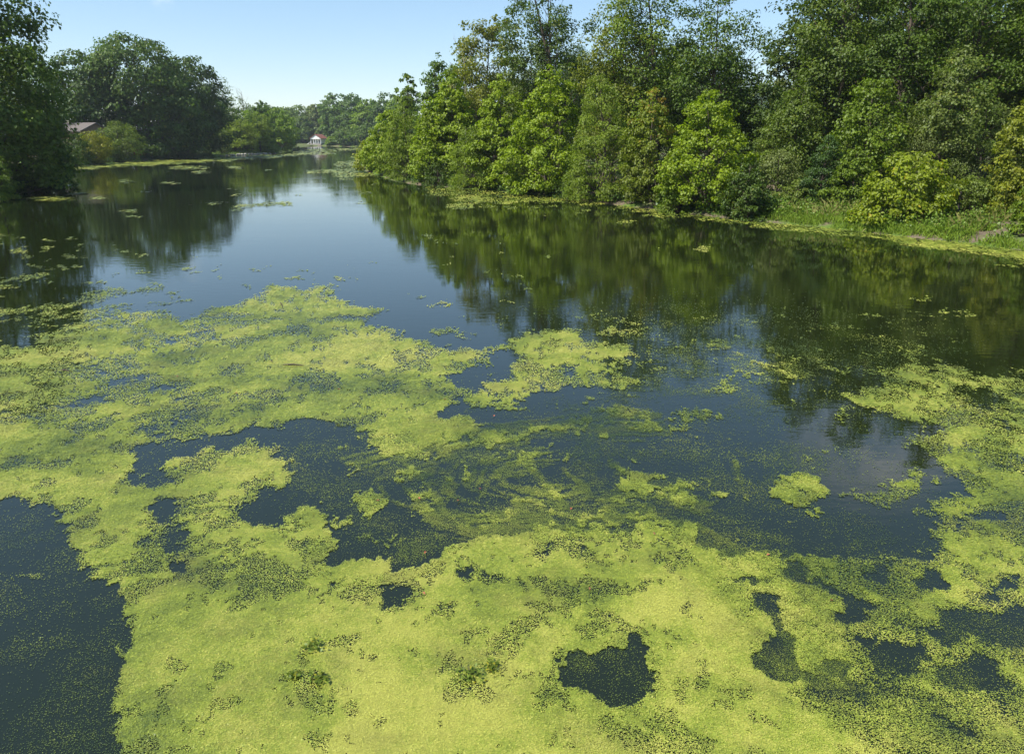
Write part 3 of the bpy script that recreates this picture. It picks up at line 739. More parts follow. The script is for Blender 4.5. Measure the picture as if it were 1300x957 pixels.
def grow(seed, H, R, kind='cone', h0=0.05, nclus=220, nleaf=9000, leaf=0.17, flat=0.7, lump=0.28, inner=0.5, rc=0.20, slim=0.85, lean=(0, 0), droop=0.0, trunk_r=None, feather=False, top_spread=0.0):
    """returns (trunk vertices, trunk faces) and (leaf vertices, leaf tints) in metres, base at the origin"""
    g = np.random.RandomState(seed)
    # leader
    k = 9
    zt = np.linspace(0, 0.93 * H, k)
    wob = np.cumsum(g.normal(0, 0.012 * H, (k, 2)), 0); wob -= wob[0]
    tx_ = wob[:, 0] + lean[0] * (zt / H); ty_ = wob[:, 1] + lean[1] * (zt / H)
    r0 = trunk_r if trunk_r else 0.011 * H + 0.03
    mb = MB()
    mb.tube([(tx_[i], ty_[i], zt[i] - (0.4 if i == 0 else 0)) for i in range(k)], [r0 * (1.25 if i == 0 else 1) * (1 - 0.93 * zt[i] / (0.93 * H)) + 0.008 for i in range(k)], 7)
    def lead(z):
        return np.interp(z, zt, tx_), np.interp(z, zt, ty_)
    # clusters of foliage near the crown's surface
    t = g.rand(nclus * 3)
    wgt = prof(kind, t) + 0.12
    t = t[g.rand(len(t)) < wgt / wgt.max()][:nclus]
    nc = len(t)
    az = g.uniform(0, 2 * np.pi, nc)
    lumpn = fbm(np.cos(az) * 1.7 + 5 + seed % 13, np.sin(az) * 1.7 + t * 3.5 + 7, seed % 97, 3, 0.6) - 0.5
    rad = R * prof(kind, t) * (1 + lumpn * lump * 3.0) * (1 - inner * g.rand(nc) ** 1.8)
    z = H * (h0 + (0.985 - h0) * t) + g.normal(0, 0.012 * H, nc)
    lx, ly = lead(np.clip(z, 0, 0.93 * H))
    cx = lx + np.cos(az) * rad; cy = ly + np.sin(az) * rad
    z = z - droop * (rad / R) * H * 0.12
    crad = R * rc * g.uniform(0.65, 1.3, nc) * (0.55 + 0.45 * prof(kind, t))
    z = np.maximum(z, 0.25 * crad)
    # limbs to the clusters
    tv, tf = mb.v, mb.f
    for i in range(nc):
        if g.rand() > min(1.0, 85.0 / nc): continue
        zb = max(0.04 * H, z[i] - rad[i] * g.uniform(0.5, 1.1) - 0.02 * H)
        bx, by = lead(zb)
        rb = max(0.012, r0 * 0.33 * (1 - 0.85 * zb / H) * min(1, rad[i] / (0.5 * R + 1e-6)))
        mx_, my_, mz_ = (bx + cx[i]) / 2 + g.normal(0, 0.04 * R), (by + cy[i]) / 2 + g.normal(0, 0.04 * R), zb + (z[i] - zb) * 0.42
        mb.tube([(bx, by, zb), (mx_, my_, mz_), (cx[i], cy[i], z[i])], [rb, rb * 0.65, rb * 0.2], 4)
    # leaves
    share = crad ** 2; share /= share.sum()
    cid = g.choice(nc, nleaf, p=share)
    d = g.normal(0, 1, (nleaf, 3)); d /= np.linalg.norm(d, axis=1)[:, None]
    rr = crad[cid] * g.rand(nleaf) ** 0.42
    off = d * rr[:, None] * np.array([1.15, 1.15, flat])
    if feather:
        # hanging sprays: leaves string along outward drooping lines
        s_ = g.rand(nleaf)
        off[:, 0] += np.cos(az[cid]) * crad[cid] * s_ * 0.9; off[:, 1] += np.sin(az[cid]) * crad[cid] * s_ * 0.9
        off[:, 2] -= crad[cid] * s_ ** 2 * 0.9
    pos = np.stack([cx[cid], cy[cid], z[cid]], 1) + off
    pos[:, 2] = np.maximum(pos[:, 2], 0.06 + 0.1 * g.rand(nleaf))
    outw = np.stack([np.cos(az[cid]), np.sin(az[cid]), np.zeros(nleaf)], 1)
    nrm = 0.45 * d + 0.35 * outw + np.array([0, 0, 0.55]) + g.normal(0, 0.42, (nleaf, 3))
    nrm /= np.linalg.norm(nrm, axis=1)[:, None]
    ax = 0.6 * d + 0.5 * outw + np.array([0, 0, -0.35]) + g.normal(0, 0.5, (nleaf, 3))
    ax -= nrm * (ax * nrm).sum(1)[:, None]
    ax /= (np.linalg.norm(ax, axis=1)[:, None] + 1e-9)
    bx_ = np.cross(nrm, ax)
    L_ = leaf * g.uniform(0.6, 1.3, nleaf)
    Wd = L_ * slim * 0.5
    v = np.zeros((nleaf, 4, 3))
    v[:, 0] = pos - ax * (L_ * 0.45)[:, None]
    v[:, 1] = pos + bx_ * Wd[:, None] + ax * (L_ * 0.06)[:, None] + nrm * (L_ * 0.10)[:, None]
    v[:, 2] = pos + ax * (L_ * 0.55)[:, None] - np.array([0, 0, 1]) * (L_ * 0.08)[:, None]
    v[:, 3] = pos - bx_ * Wd[:, None] + ax * (L_ * 0.06)[:, None] + nrm * (L_ * 0.10)[:, None]
    ct_ = g.normal(0, 0.13, nc)
    ti = np.clip(0.5 + ct_[cid] + g.normal(0, 0.17, nleaf) + top_spread * (pos[:, 2] / H - 0.5), 0, 1)
    return (tv, tf), (v.reshape(-1, 3), np.repeat(ti, 4))

def tree(name, label, cat, seed, loc, H, R, color, group=None, mat=None, bark=None, parts=('trunk', 'crown'), **kw):
    (tv, tf), (lv, lt) = grow(seed, H, R, **kw)
    root = empty(name, loc)
    tag(root, label, cat, group)
    me = bpy.data.meshes.new(parts[0]); me.from_pydata(tv, [], tf); me.update()
    link(parts[0], me, bark or M_bark, root)
    cm = mesh_from(parts[1], lv, np.arange(len(lv)), 4, {'tint': lt})
    cr = link(parts[1], cm, mat or M_leaf, root)
    cr.color = (color[0] * 1.60, color[1] * 1.52, color[2] * 0.80, 1)
    return root
def copy_tree(src, loc, scale, rz, label, color=None, group=None):
    r = src.copy(); col.objects.link(r)
    r.location = loc; r.scale = scale; r.rotation_euler = (0, 0, rz)
    r['label'] = label
    if group: r['group'] = group
    for ch in src.children:
        c_ = ch.copy(); col.objects.link(c_); c_.parent = r
        if color is not None: c_.color = (color[0] * 1.25, color[1] * 1.16, color[2] * 0.70, 1)
    return r
def base_at(u, y):
    """a point of the ground at forward distance y under picture column u (column measured at the water line)"""
    x = (u - 650.0) / F_PX * (y * ct + CAM_H * st)
    return float(x), float(y), float(ground_z(np.array([x]), np.array([y]))[0])
def y_of(u, v):
    return on_water(u, v)[1]
LEFT_SHORE = [q for q in SHORE_PX[8:22]]
def y_shore(u):
    return y_of(u, float(np.interp(u, [q[0] for q in LEFT_SHORE], [q[1] for q in LEFT_SHORE])))
def spot(u, vb, vt, hw, back=0.0):
    """base position, height and crown radius of a plant whose foot is at row vb and whose tip reaches row vt"""
    y = y_of(u, vb) + back
    x, y, z = base_at(u, y)
    zt = at_depth(u, vt, y)[2]
    R = hw * math.hypot(y, 4) / F_PX
    return (x, y, z - 0.05), zt - z + 0.05, R

G_SYC = (0.112, 0.160, 0.006)     # bright sycamore green
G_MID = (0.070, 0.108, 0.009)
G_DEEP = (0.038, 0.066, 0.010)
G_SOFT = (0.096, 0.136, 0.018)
G_YEL = (0.125, 0.150, 0.010)
G_GREY = (0.085, 0.110, 0.048)
G_PALE = (0.085, 0.120, 0.028)

GR_BANK = 'young trees along the wooded bank'
# u, foot row, tip row, half width, back(m), colour, style, name, label
FRONT = [
    (478, 219, 172, 26, 0.8, G_YEL, 'syc', 'young_sycamore', 'lowest yellow green sapling at the tip of the wooded bank'),
    (500, 224, 140, 30, 2.0, G_SYC, 'syc', 'young_sycamore', 'bright sapling behind the low yellow green one at the bank tip'),
    (521, 231, 128, 29, 1.0, G_SOFT, 'feather', 'feathery_tree', 'olive feathery young tree nearest the tip of the wooded bank'),
    (551, 235, 118, 30, 1.5, G_SYC, 'syc', 'young_sycamore', 'bright green sycamore between two feathery olive trees on the bank'),
    (578, 237, 96, 32, 4.0, G_SYC, 'syc', 'young_sycamore', 'taller bright sycamore rising behind the feathery olive bush'),
    (602, 241, 158, 30, 0.8, G_SOFT, 'feather', 'feathery_bush', 'rounded feathery olive bush leaning over the water'),
    (634, 243, 96, 36, 2.6, G_SYC, 'syc', 'young_sycamore', 'broad bright green sycamore just behind the rounded feathery bush'),
    (697, 249, 86, 47, 1.5, G_SYC, 'syc', 'young_sycamore', 'pointed bright sycamore with a dark hollow at its foot'),
    (764, 257, 92, 41, 1.2, G_SOFT, 'feather', 'feathery_tree', 'tall soft green feathery tree between two sycamores'),
    (826, 265, 112, 36, 1.6, (0.088, 0.115, 0.012), 'rust', 'young_sycamore', 'sycamore with rusty orange leaves at its top'),
    (893, 273, 110, 52, 1.4, G_SYC, 'syc', 'young_sycamore', 'widest glossy bright sycamore at the end of the sapling row'),
]
STY = {
    'syc': dict(kind='cone', h0=0.03, nclus=270, nleaf=22000, leaf=0.185, flat=0.8, lump=0.34, inner=0.55, rc=0.155, slim=0.95),
    'rust': dict(kind='cone', h0=0.03, nclus=260, nleaf=20000, leaf=0.185, flat=0.8, lump=0.34, inner=0.55, rc=0.155, slim=0.9, top_spread=0.75),
    'feather': dict(kind='cone', h0=0.02, nclus=340, nleaf=22000, leaf=0.20, flat=0.6, lump=0.26, inner=0.5, rc=0.15, slim=0.42, droop=0.5, feather=True),
}
for i, (u, vb, vt, hw, back, colr, sty, nm, lab) in enumerate(FRONT):
    loc, H, R = spot(u, vb, vt, hw, back)
    kw = dict(STY[sty])
    s_ = max(1.0, loc[1] / 62.0)
    kw['leaf'] = kw['leaf'] * s_ ** 0.8
    kw['nleaf'] = int(kw['nleaf'] * min(1.25, max(0.45, (H * R) / 36.0) / s_ ** 1.2))
    tree(nm, lab, 'tree', 100 + i * 7, loc, H, R * 1.17, colr, GR_BANK, M_leaf_rust if sty == 'rust' else M_leaf, **kw)

GR_SHRUB = 'shrubs along the wooded bank'
SHRUBS = [
    # u, vb, vt, hw, back, colour, kind, leaf, n, name, label, mat
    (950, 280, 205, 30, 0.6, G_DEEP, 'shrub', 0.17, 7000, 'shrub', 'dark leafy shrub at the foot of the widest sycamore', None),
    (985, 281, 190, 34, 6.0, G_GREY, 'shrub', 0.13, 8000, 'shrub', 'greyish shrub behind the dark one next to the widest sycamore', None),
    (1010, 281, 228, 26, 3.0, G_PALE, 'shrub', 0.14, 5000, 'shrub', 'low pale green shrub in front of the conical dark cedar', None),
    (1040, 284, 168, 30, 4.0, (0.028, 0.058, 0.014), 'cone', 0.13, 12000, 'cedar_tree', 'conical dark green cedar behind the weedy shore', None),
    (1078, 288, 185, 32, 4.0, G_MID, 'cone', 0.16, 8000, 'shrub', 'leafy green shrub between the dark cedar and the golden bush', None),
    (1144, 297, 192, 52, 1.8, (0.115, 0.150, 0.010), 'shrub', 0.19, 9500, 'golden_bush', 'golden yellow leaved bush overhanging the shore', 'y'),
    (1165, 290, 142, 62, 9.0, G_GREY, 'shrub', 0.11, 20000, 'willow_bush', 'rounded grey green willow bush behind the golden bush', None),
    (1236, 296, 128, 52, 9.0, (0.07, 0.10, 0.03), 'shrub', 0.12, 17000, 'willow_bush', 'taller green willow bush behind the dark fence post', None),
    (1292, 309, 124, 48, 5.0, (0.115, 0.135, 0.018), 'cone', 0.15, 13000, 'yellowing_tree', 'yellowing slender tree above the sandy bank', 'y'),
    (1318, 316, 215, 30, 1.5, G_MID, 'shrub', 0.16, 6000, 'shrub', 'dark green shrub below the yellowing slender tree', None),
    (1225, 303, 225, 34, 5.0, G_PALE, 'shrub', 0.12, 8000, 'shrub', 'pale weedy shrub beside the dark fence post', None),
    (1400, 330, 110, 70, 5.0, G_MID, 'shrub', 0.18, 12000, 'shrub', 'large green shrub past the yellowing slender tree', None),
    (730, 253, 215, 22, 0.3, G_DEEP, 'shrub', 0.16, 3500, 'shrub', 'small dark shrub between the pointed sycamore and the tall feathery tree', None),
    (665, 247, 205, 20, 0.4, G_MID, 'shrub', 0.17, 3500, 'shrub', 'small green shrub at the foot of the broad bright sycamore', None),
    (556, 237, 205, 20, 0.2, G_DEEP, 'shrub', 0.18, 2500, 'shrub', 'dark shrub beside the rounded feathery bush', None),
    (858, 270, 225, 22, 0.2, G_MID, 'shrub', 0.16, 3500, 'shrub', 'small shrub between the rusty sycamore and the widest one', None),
]
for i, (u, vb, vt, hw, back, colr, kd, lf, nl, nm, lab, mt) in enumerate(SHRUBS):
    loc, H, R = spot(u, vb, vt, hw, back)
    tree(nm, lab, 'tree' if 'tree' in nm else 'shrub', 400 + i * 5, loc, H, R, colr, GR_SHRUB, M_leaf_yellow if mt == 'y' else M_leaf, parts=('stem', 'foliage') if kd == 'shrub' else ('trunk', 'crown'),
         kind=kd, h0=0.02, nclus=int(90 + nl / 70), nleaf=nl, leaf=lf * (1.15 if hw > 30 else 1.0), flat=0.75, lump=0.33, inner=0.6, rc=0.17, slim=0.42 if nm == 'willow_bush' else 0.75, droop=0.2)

# tall wood behind the bank
GR_TALL = 'tall trees of the wood'
TALL = [
    # u, y, vt, hw, colour, leaf, n, h0, name, label, lean px
    (519, 150, 93, 17, G_MID, 0.449, 3268, 0.25, 'slim_tree', 'slim lone treetop standing clear above the bank tip saplings', 0),
    (553, 128, 66, 26, (0.052, 0.091, 0.012), 0.364, 7740, 0.12, 'cottonwood_tree', 'pointed cottonwood above the low end of the wood', 0),
    (590, 122, 62, 28, G_MID, 0.364, 7740, 0.15, 'wood_tree', 'green tree under the pale bare branches', 0),
    (628, 112, 14, 45, (0.093, 0.106, 0.017), 0.321, 10320, 0.28, 'airy_tree', 'airy yellow green tree beside the pale bare branches', 0),
    (668, 100, 55, 40, (0.062, 0.087, 0.020), 0.289, 10320, 0.1, 'wood_tree', 'grey green tree in front of the forked dark trunk', 0),
    (712, 96, -42, 56, (0.041, 0.069, 0.014), 0.257, 12900, 0.36, 'forked_tree', 'tall dark tree with bare leaning trunks above the sycamores', -2),
    (776, 90, 8, 48, (0.084, 0.103, 0.015), 0.268, 13760, 0.15, 'wood_tree', 'light yellow green tall tree next to the dark trunk pair', 0),
    (832, 86, -75, 52, G_MID, 0.246, 16340, 0.2, 'tall_tree', 'tallest tree with a straight dark trunk among leaves', -2),
    (896, 84, -25, 57, (0.047, 0.081, 0.012), 0.246, 17200, 0.18, 'tall_tree', 'tall tree bordering the gap where the far ridge shows', 0),
    (1002, 96, 18, 28, (0.062, 0.083, 0.020), 0.289, 6020, 0.3, 'airy_tree', 'thin airy tree on the far side of the ridge gap', 0),
    (1050, 72, -85, 55, (0.050, 0.079, 0.011), 0.235, 18920, 0.18, 'tall_tree', 'tall dense tree closing the ridge gap', 0),
    (1128, 68, -120, 58, (0.041, 0.071, 0.011), 0.225, 18920, 0.18, 'tall_tree', 'tall deep green tree above the grey willow bush', 0),
    (1215, 64, -140, 62, (0.047, 0.081, 0.011), 0.214, 18920, 0.18, 'tall_tree', 'tall deep green tree above the green willow bush', 0),
    (1305, 60, -150, 66, (0.053, 0.085, 0.011), 0.214, 17200, 0.16, 'tall_tree', 'tall green tree above the yellowing slender tree', 0),
    (1092, 60, 95, 40, G_MID, 0.203, 9460, 0.05, 'wood_tree', 'mid height green tree above the dark cedar', 0),
    (1180, 58, 60, 40, (0.068, 0.093, 0.029), 0.193, 8600, 0.08, 'wood_tree', 'mid height pale backed tree above the willow bushes', 0),
    (955, 82, 92, 36, G_DEEP, 0.235, 9460, 0.03, 'wood_tree', 'dark tree filling the foot of the ridge gap', 0),
    (1005, 70, 110, 38, (0.057, 0.087, 0.014), 0.214, 10320, 0.03, 'wood_tree', 'green tree rising behind the greyish shrub', 0),
]
tall_objs = []
for i, (u, y, vt, hw, colr, lf, nl, h0, nm, lab, ln) in enumerate(TALL):
    loc = base_at(u, y); zt = at_depth(u, vt, y)[2]; H = zt - loc[2]; R = hw * math.hypot(y, 3) / F_PX
    airy = 'airy' in nm or 'fork' in nm or 'slim' in nm
    root = tree(nm, lab, 'tree', 700 + i * 11, loc, H, R, colr, GR_TALL, kind='tall' if nm != 'cottonwood_tree' else 'cone', h0=h0, nclus=110 if airy else 190, nleaf=nl, leaf=lf, flat=0.7, lump=0.42, inner=0.75,
                rc=0.21 if airy else 0.25, slim=0.9, lean=(ln, 0), trunk_r=0.28 if nm in ('forked_tree', 'tall_tree') else None)
    tall_objs.append(root)
    if nm == 'forked_tree':      # the second, leaning trunk
        mb = MB(); s_ = H / 24.0
        mb.tube([(0.2, 0, 0.2), (-0.4 * s_, -0.3, 9 * s_), (-2.3 * s_, -0.5, 16 * s_), (-4.0 * s_, -0.6, 22.5 * s_)], [0.3, 0.25, 0.17, 0.05], 7)
        mb.tube([(-2.3 * s_, -0.5, 16 * s_), (-1.6 * s_, 0.3, 19 * s_), (-1.5 * s_, 0.5, 22 * s_)], [0.1, 0.07, 0.02], 5)
        mb.build('leaning_trunk', M_bark, root)

# filler of the deep wood: copies under the sky line of the wood
def skyline(u):
    return np.interp(u, [450, 480, 520, 560, 600, 660, 740, 860, 925, 940, 975, 990, 1020, 1400], [172, 160, 132, 100, 72, 48, 28, 10, 38, 92, 95, 72, 10, -60])
fill_src = [tall_objs[6], tall_objs[8], tall_objs[10], tall_objs[13]]
rf = random.Random(5)
LAB_FILL = 'tree deep inside the wood half hidden behind others'
uu = [(u, k) for k in range(4) for u in range(500 + k * 17, 1420, 60)] + [(u, 5) for u in range(1030, 1480, 46)]
for (u, k) in uu:
    yb = float(np.interp(u, [460, 530, 700, 830, 960, 1150, 1300, 1420], [160, 122, 92, 76, 66, 57, 50, 47]))
    y = yb * (1.16 + 0.17 * k) + 4 * (k + 1) + rf.uniform(-2, 2)
    vt = float(skyline(u)) + rf.uniform(12, 45) + max(0, 2 - k) * 14 if k < 5 else rf.uniform(-120, -60)
    if k == 5: y = yb * 1.5 + rf.uniform(0, 8)
    loc = base_at(u, y); zt = at_depth(u, vt, y)[2]; H = zt - loc[2]
    src = rf.choice(fill_src)
    srcH = max(v.co.z for v in src.children[0].data.vertices) / 0.93
    sc_ = H / srcH
    wdt = sc_ * rf.uniform(1.0, 1.3) if sc_ > 0.55 else sc_ * 1.5
    if H < 3: continue
    g_ = rf.choice([G_MID, G_DEEP, (0.066, 0.100, 0.016), (0.058, 0.098, 0.012)])
    copy_tree(src, loc, (wdt, wdt, sc_), rf.uniform(0, 6.28), LAB_FILL, g_, 'trees deep inside the wood')

# bare dead branches over the wood
def bare_tree(u, y, vt, spread, label, seed, rough=M_bark_grey):
    g = random.Random(seed)
    loc = base_at(u, y); H = at_depth(u, vt, y)[2] - loc[2]
    root = empty('bare_tree', loc); tag(root, label, 'tree', 'bare dead trees')
    t = MB(); t.tube([(0, 0, -0.3), (0.2, 0, H * 0.5), (-0.1, 0, H * 0.85)], [0.22, 0.16, 0.05], 6)
    t.build('trunk', rough, root)
    for k in range(7):
        z0 = H * g.uniform(0.55, 0.82); a = g.uniform(0, 6.28); l = spread * g.uniform(0.5, 1.0)
        b = MB()
        e = (math.cos(a) * l, math.sin(a) * l * 0.6, min(H, z0 + l * g.uniform(1.0, 2.0)))
        m_ = (e[0] * 0.45, e[1] * 0.45, z0 + (e[2] - z0) * 0.45)
        b.tube([(0, 0, z0), m_, e], [0.07, 0.05, 0.012], 4)
        for q in range(3):
            f = g.uniform(0.3, 0.9); s0 = tuple(m_[i] + (e[i] - m_[i]) * f for i in range(3))
            b.tube([s0, (s0[0] + g.uniform(-1, 1) * l * 0.3, s0[1] + g.uniform(-1, 1) * l * 0.3, s0[2] + l * g.uniform(0.15, 0.4))], [0.025, 0.008], 3)
        b.build('branch', rough, root)
bare_tree(592, 118, 42, 3.2, 'pale bare branches sticking up from the wood', 3)
bare_tree(314, y_shore(314) + 38, 103, 4.5, 'thin bare treetop behind the lawn trees', 8)
bare_tree(290, y_shore(290) + 30, 92, 4.0, 'sparse bare crown beside the great domed tree', 12)

# left bank
GR_LEFT = 'trees around the lawn and cove'
LEFT = [
    # u, y, vt, hw, colour, kind, leaf, n, h0, rc, name, label
    (-4, 84, -95, 102, (0.054, 0.088, 0.014), 'dome', 0.38, 40000, 0.03, 0.165, 'large_maple', 'large dark tree hanging down over the water by the cove'),
    (-110, 78, -80, 90, G_DEEP, 'dome', 0.27, 20000, 0.03, 0.17, 'large_maple', 'dark tree behind the one that hangs over the cove'),
    (55, 92, 118, 34, (0.030, 0.056, 0.014), 'shrub', 0.24, 15000, 0.0, 0.17, 'cove_bush', 'dark bushy growth under the large tree, trailing in the water'),
    (110, y_shore(110) + 42, 62, 48, (0.034, 0.062, 0.016), 'dome', 0.75, 13000, 0.03, 0.19, 'dark_tree', 'dark tree behind the house roof'),
    (192, y_shore(192) + 9, 44, 62, (0.046, 0.080, 0.016), 'dome', 0.74, 34000, 0.05, 0.165, 'domed_tree', 'great domed tree on the shore beside the lawn'),
    (247, y_shore(247) + 10, 70, 44, (0.034, 0.062, 0.015), 'dome', 0.74, 20000, 0.04, 0.18, 'domed_tree', 'darker domed tree leaning against the great one at the lawn edge'),
    (150, y_shore(150) + 40, 80, 34, G_DEEP, 'dome', 0.42, 10000, 0.05, 0.18, 'dark_tree', 'dark tree between the house and the great domed tree'),
    (276, y_shore(276) + 34, 88, 24, (0.055, 0.080, 0.030), 'dome', 0.45, 5000, 0.2, 0.22, 'airy_tree', 'grey green airy tree behind the darker domed tree'),
    (309, y_shore(309) + 40, 122, 20, (0.062, 0.092, 0.022), 'tall', 0.45, 5000, 0.1, 0.22, 'lawn_tree', 'rough green tree under the thin bare treetop'),
    (306, y_shore(306) + 9, 152, 21, (0.120, 0.160, 0.022), 'dome', 0.42, 6000, 0.18, 0.2, 'lawn_tree', 'light green tree with a short trunk on the lawn'),
    (331, y_shore(331) + 7, 142, 13, (0.105, 0.145, 0.022), 'tall', 0.40, 4500, 0.16, 0.22, 'lawn_tree', 'narrow upright light green tree on the lawn'),
    (282, y_shore(282) + 8, 163, 12, (0.060, 0.085, 0.028), 'dome', 0.34, 2500, 0.02, 0.22, 'lawn_shrub', 'olive shrub between the domed trees and the light lawn tree'),
    (369, y_shore(369) + 2, 162, 12, G_DEEP, 'dome', 0.42, 4000, 0.0, 0.2, 'waterside_tree', 'small dark round tree on the lawn point by the water'),
    (344, y_shore(344) + 3, 182, 12, (0.07, 0.11, 0.018), 'shrub', 0.36, 2200, 0.0, 0.22, 'lawn_shrub', 'round green shrub at the end of the stone edging'),
    (120, y_shore(119) + 4, 167, 22, (0.120, 0.125, 0.014), 'dome', 0.30, 7500, 0.0, 0.2, 'yellow_shrub', 'yellow ochre shrub below the house roof'),
    (153, y_shore(150) + 4, 154, 26, (0.075, 0.105, 0.022), 'dome', 0.30, 9500, 0.0, 0.19, 'waterside_shrub', 'fresh green shrub next to the yellow ochre one'),
    (92, y_shore(92) + 1.5, 186, 16, G_DEEP, 'shrub', 0.26, 4000, 0.0, 0.2, 'waterside_shrub', 'dark low shrub at the corner of the cove'),
    (134, y_shore(134) + 9, 164, 18, G_DEEP, 'shrub', 0.3, 5000, 0.0, 0.2, 'garden_shrub', 'dark shrub between the yellow ochre shrub and the fresh green one'),
    (97, y_shore(97) + 8, 170, 18, G_DEEP, 'shrub', 0.3, 5000, 0.0, 0.2, 'garden_shrub', 'dark shrub covering the foot of the house wall'),
    (205, y_shore(205) + 3, 183, 18, (0.045, 0.07, 0.018), 'shrub', 0.28, 4000, 0.0, 0.2, 'waterside_shrub', 'dark low shrub under the great domed tree'),
    (240, y_shore(240) + 3, 184, 20, G_DEEP, 'shrub', 0.28, 4000, 0.0, 0.2, 'waterside_shrub', 'dark low shrub under the darker domed tree'),
    (4, 74, 196, 17, (0.075, 0.115, 0.024), 'shrub', 0.16, 7000, 0.0, 0.19, 'waterside_shrub', 'soft light green shrub in the shade of the large tree'),
    (-50, 70, 190, 40, G_MID, 'shrub', 0.18, 8000, 0.0, 0.19, 'waterside_shrub', 'green shrub past the soft light one by the large tree'),
]
for i, (u, y, vt, hw, colr, kd, lf, nl, h0, rc_, nm, lab) in enumerate(LEFT):
    loc = base_at(u, y); loc = (loc[0], loc[1], max(loc[2], 0.05)); H = at_depth(u, vt, y)[2] - loc[2]; R = hw * math.hypot(y, 3) / F_PX
    tree(nm, lab, 'shrub' if ('shrub' in nm or 'bush' in nm) else 'tree', 1500 + i * 13, loc, H, R, colr, GR_LEFT, M_leaf_yellow if nm == 'yellow_shrub' else M_leaf, parts=('stem', 'foliage') if kd == 'shrub' else ('trunk', 'crown'),
         kind=kd, h0=h0, nclus=int(80 + nl / 75), nleaf=nl, leaf=lf, flat=0.7, lump=0.34, inner=0.6, rc=rc_, slim=0.8, droop=0.35 if nm in ('large_maple', 'cove_bush') else 0.0)

# the far shore
GR_FAR = 'trees on the far shore'
protos = []
for i, (kd, h0, R_) in enumerate([('dome', 0.06, 7.5), ('tall', 0.08, 6.0), ('dome', 0.03, 9.0)]):
    protos.append((kd, h0, R_))
FAR = [
    # u, y, vt, hw, colour, proto kind, label
    (338, y_shore(338) + 18, 128, 15, G_DEEP, 'dome', 'small round treetop standing above the far shore wood'),
    (355, y_shore(355) + 22, 138, 22, G_MID, 'dome', 'green tree of the far shore nearest the lawn trees'),
    (374, y_shore(404) + 48, 133, 26, (0.058, 0.088, 0.024), 'dome', 'broad olive tree of the far shore'),
    (320, y_shore(320) + 22, 140, 22, G_MID, 'dome', 'green tree behind the narrow upright lawn tree'),
    (402, y_shore(402) + 44, 131, 16, (0.060, 0.080, 0.034), 'tall', 'thin greyish tree above the white pavilion'),
    (402, y_shore(402) + 34, 161, 16, (0.062, 0.092, 0.026), 'dome', 'rounded bush tree behind the white pavilion'),
    (386, y_shore(404) + 32, 150, 14, G_DEEP, 'tall', 'dark conifer like tree beside the white pavilion'),
    (430, y_shore(428) + 30, 120, 20, (0.042, 0.074, 0.018), 'tall', 'tall bold tree rising beside the white pavilion'),
    (448, y_shore(448) + 26, 119, 22, (0.040, 0.070, 0.018), 'dome', 'tall dark rounded tree of the far shore'),
    (470, y_shore(470) + 18, 126, 20, G_MID, 'dome', 'far shore tree next to the tall dark rounded one'),
    (492, y_shore(492) + 18, 118, 22, (0.038, 0.066, 0.020), 'dome', 'dark far shore tree half behind the bank tip saplings'),
    (515, y_shore(498) + 3, 122, 26, G_MID, 'dome', 'far shore tree above the bank tip saplings'),
    (448, y_shore(440) + 10, 160, 22, G_DEEP, 'dome', 'low dark tree at the water of the far shore'),
    (470, y_shore(470) + 3, 158, 22, G_DEEP, 'dome', 'low dark tree overhanging the end of the far shore'),
    (421, y_shore(418) + 3, 174, 7, G_MID, 'dome', 'low bush beside the white pavilion'),
    (360, y_shore(360) + 22, 160, 14, (0.07, 0.10, 0.028), 'dome', 'light olive tree behind the waterside point'),
    (338, y_shore(350) + 90, 134, 36, G_DEEP, 'dome', 'deep tree line crown behind the far shore'),
    (410, y_shore(410) + 90, 138, 44, G_MID, 'dome', 'deep tree line crown behind the far shore'),
    (470, y_shore(470) + 90, 134, 46, G_DEEP, 'dome', 'deep tree line crown behind the far shore'),
    (300, y_shore(300) + 18, 138, 30, G_DEEP, 'dome', 'dark tree behind the rough lawn tree'),
    (258, y_shore(258) + 90, 120, 40, G_DEEP, 'dome', 'dark tree hidden behind the domed trees'),
    (60, 230, 70, 60, G_DEEP, 'dome', 'dark tree behind the cove trees'),
    (-40, 220, 40, 80, G_DEEP, 'dome', 'dark tall tree behind the large cove tree'),
]
for i, (u, y, vt, hw, colr, kd, lab) in enumerate(FAR):
    loc = base_at(u, y); H = at_depth(u, vt, y)[2] - loc[2]; R = hw * y / F_PX
    nl = int(np.clip(H * R * 30 * (480 / y) ** 0.5, 1800, 7500))
    tree('far_tree' if 'bush' not in lab else 'far_bush', lab, 'tree' if 'low bush' not in lab else 'shrub', 2500 + i * 9, loc, H, R, (colr[0] * 1.22, colr[1] * 1.25, colr[2]), GR_FAR, kind=kd, h0=0.03, nclus=int(70 + nl / 60), nleaf=nl, leaf=0.0025 * y, flat=0.7, lump=0.36, inner=0.6, rc=0.2, slim=0.85)

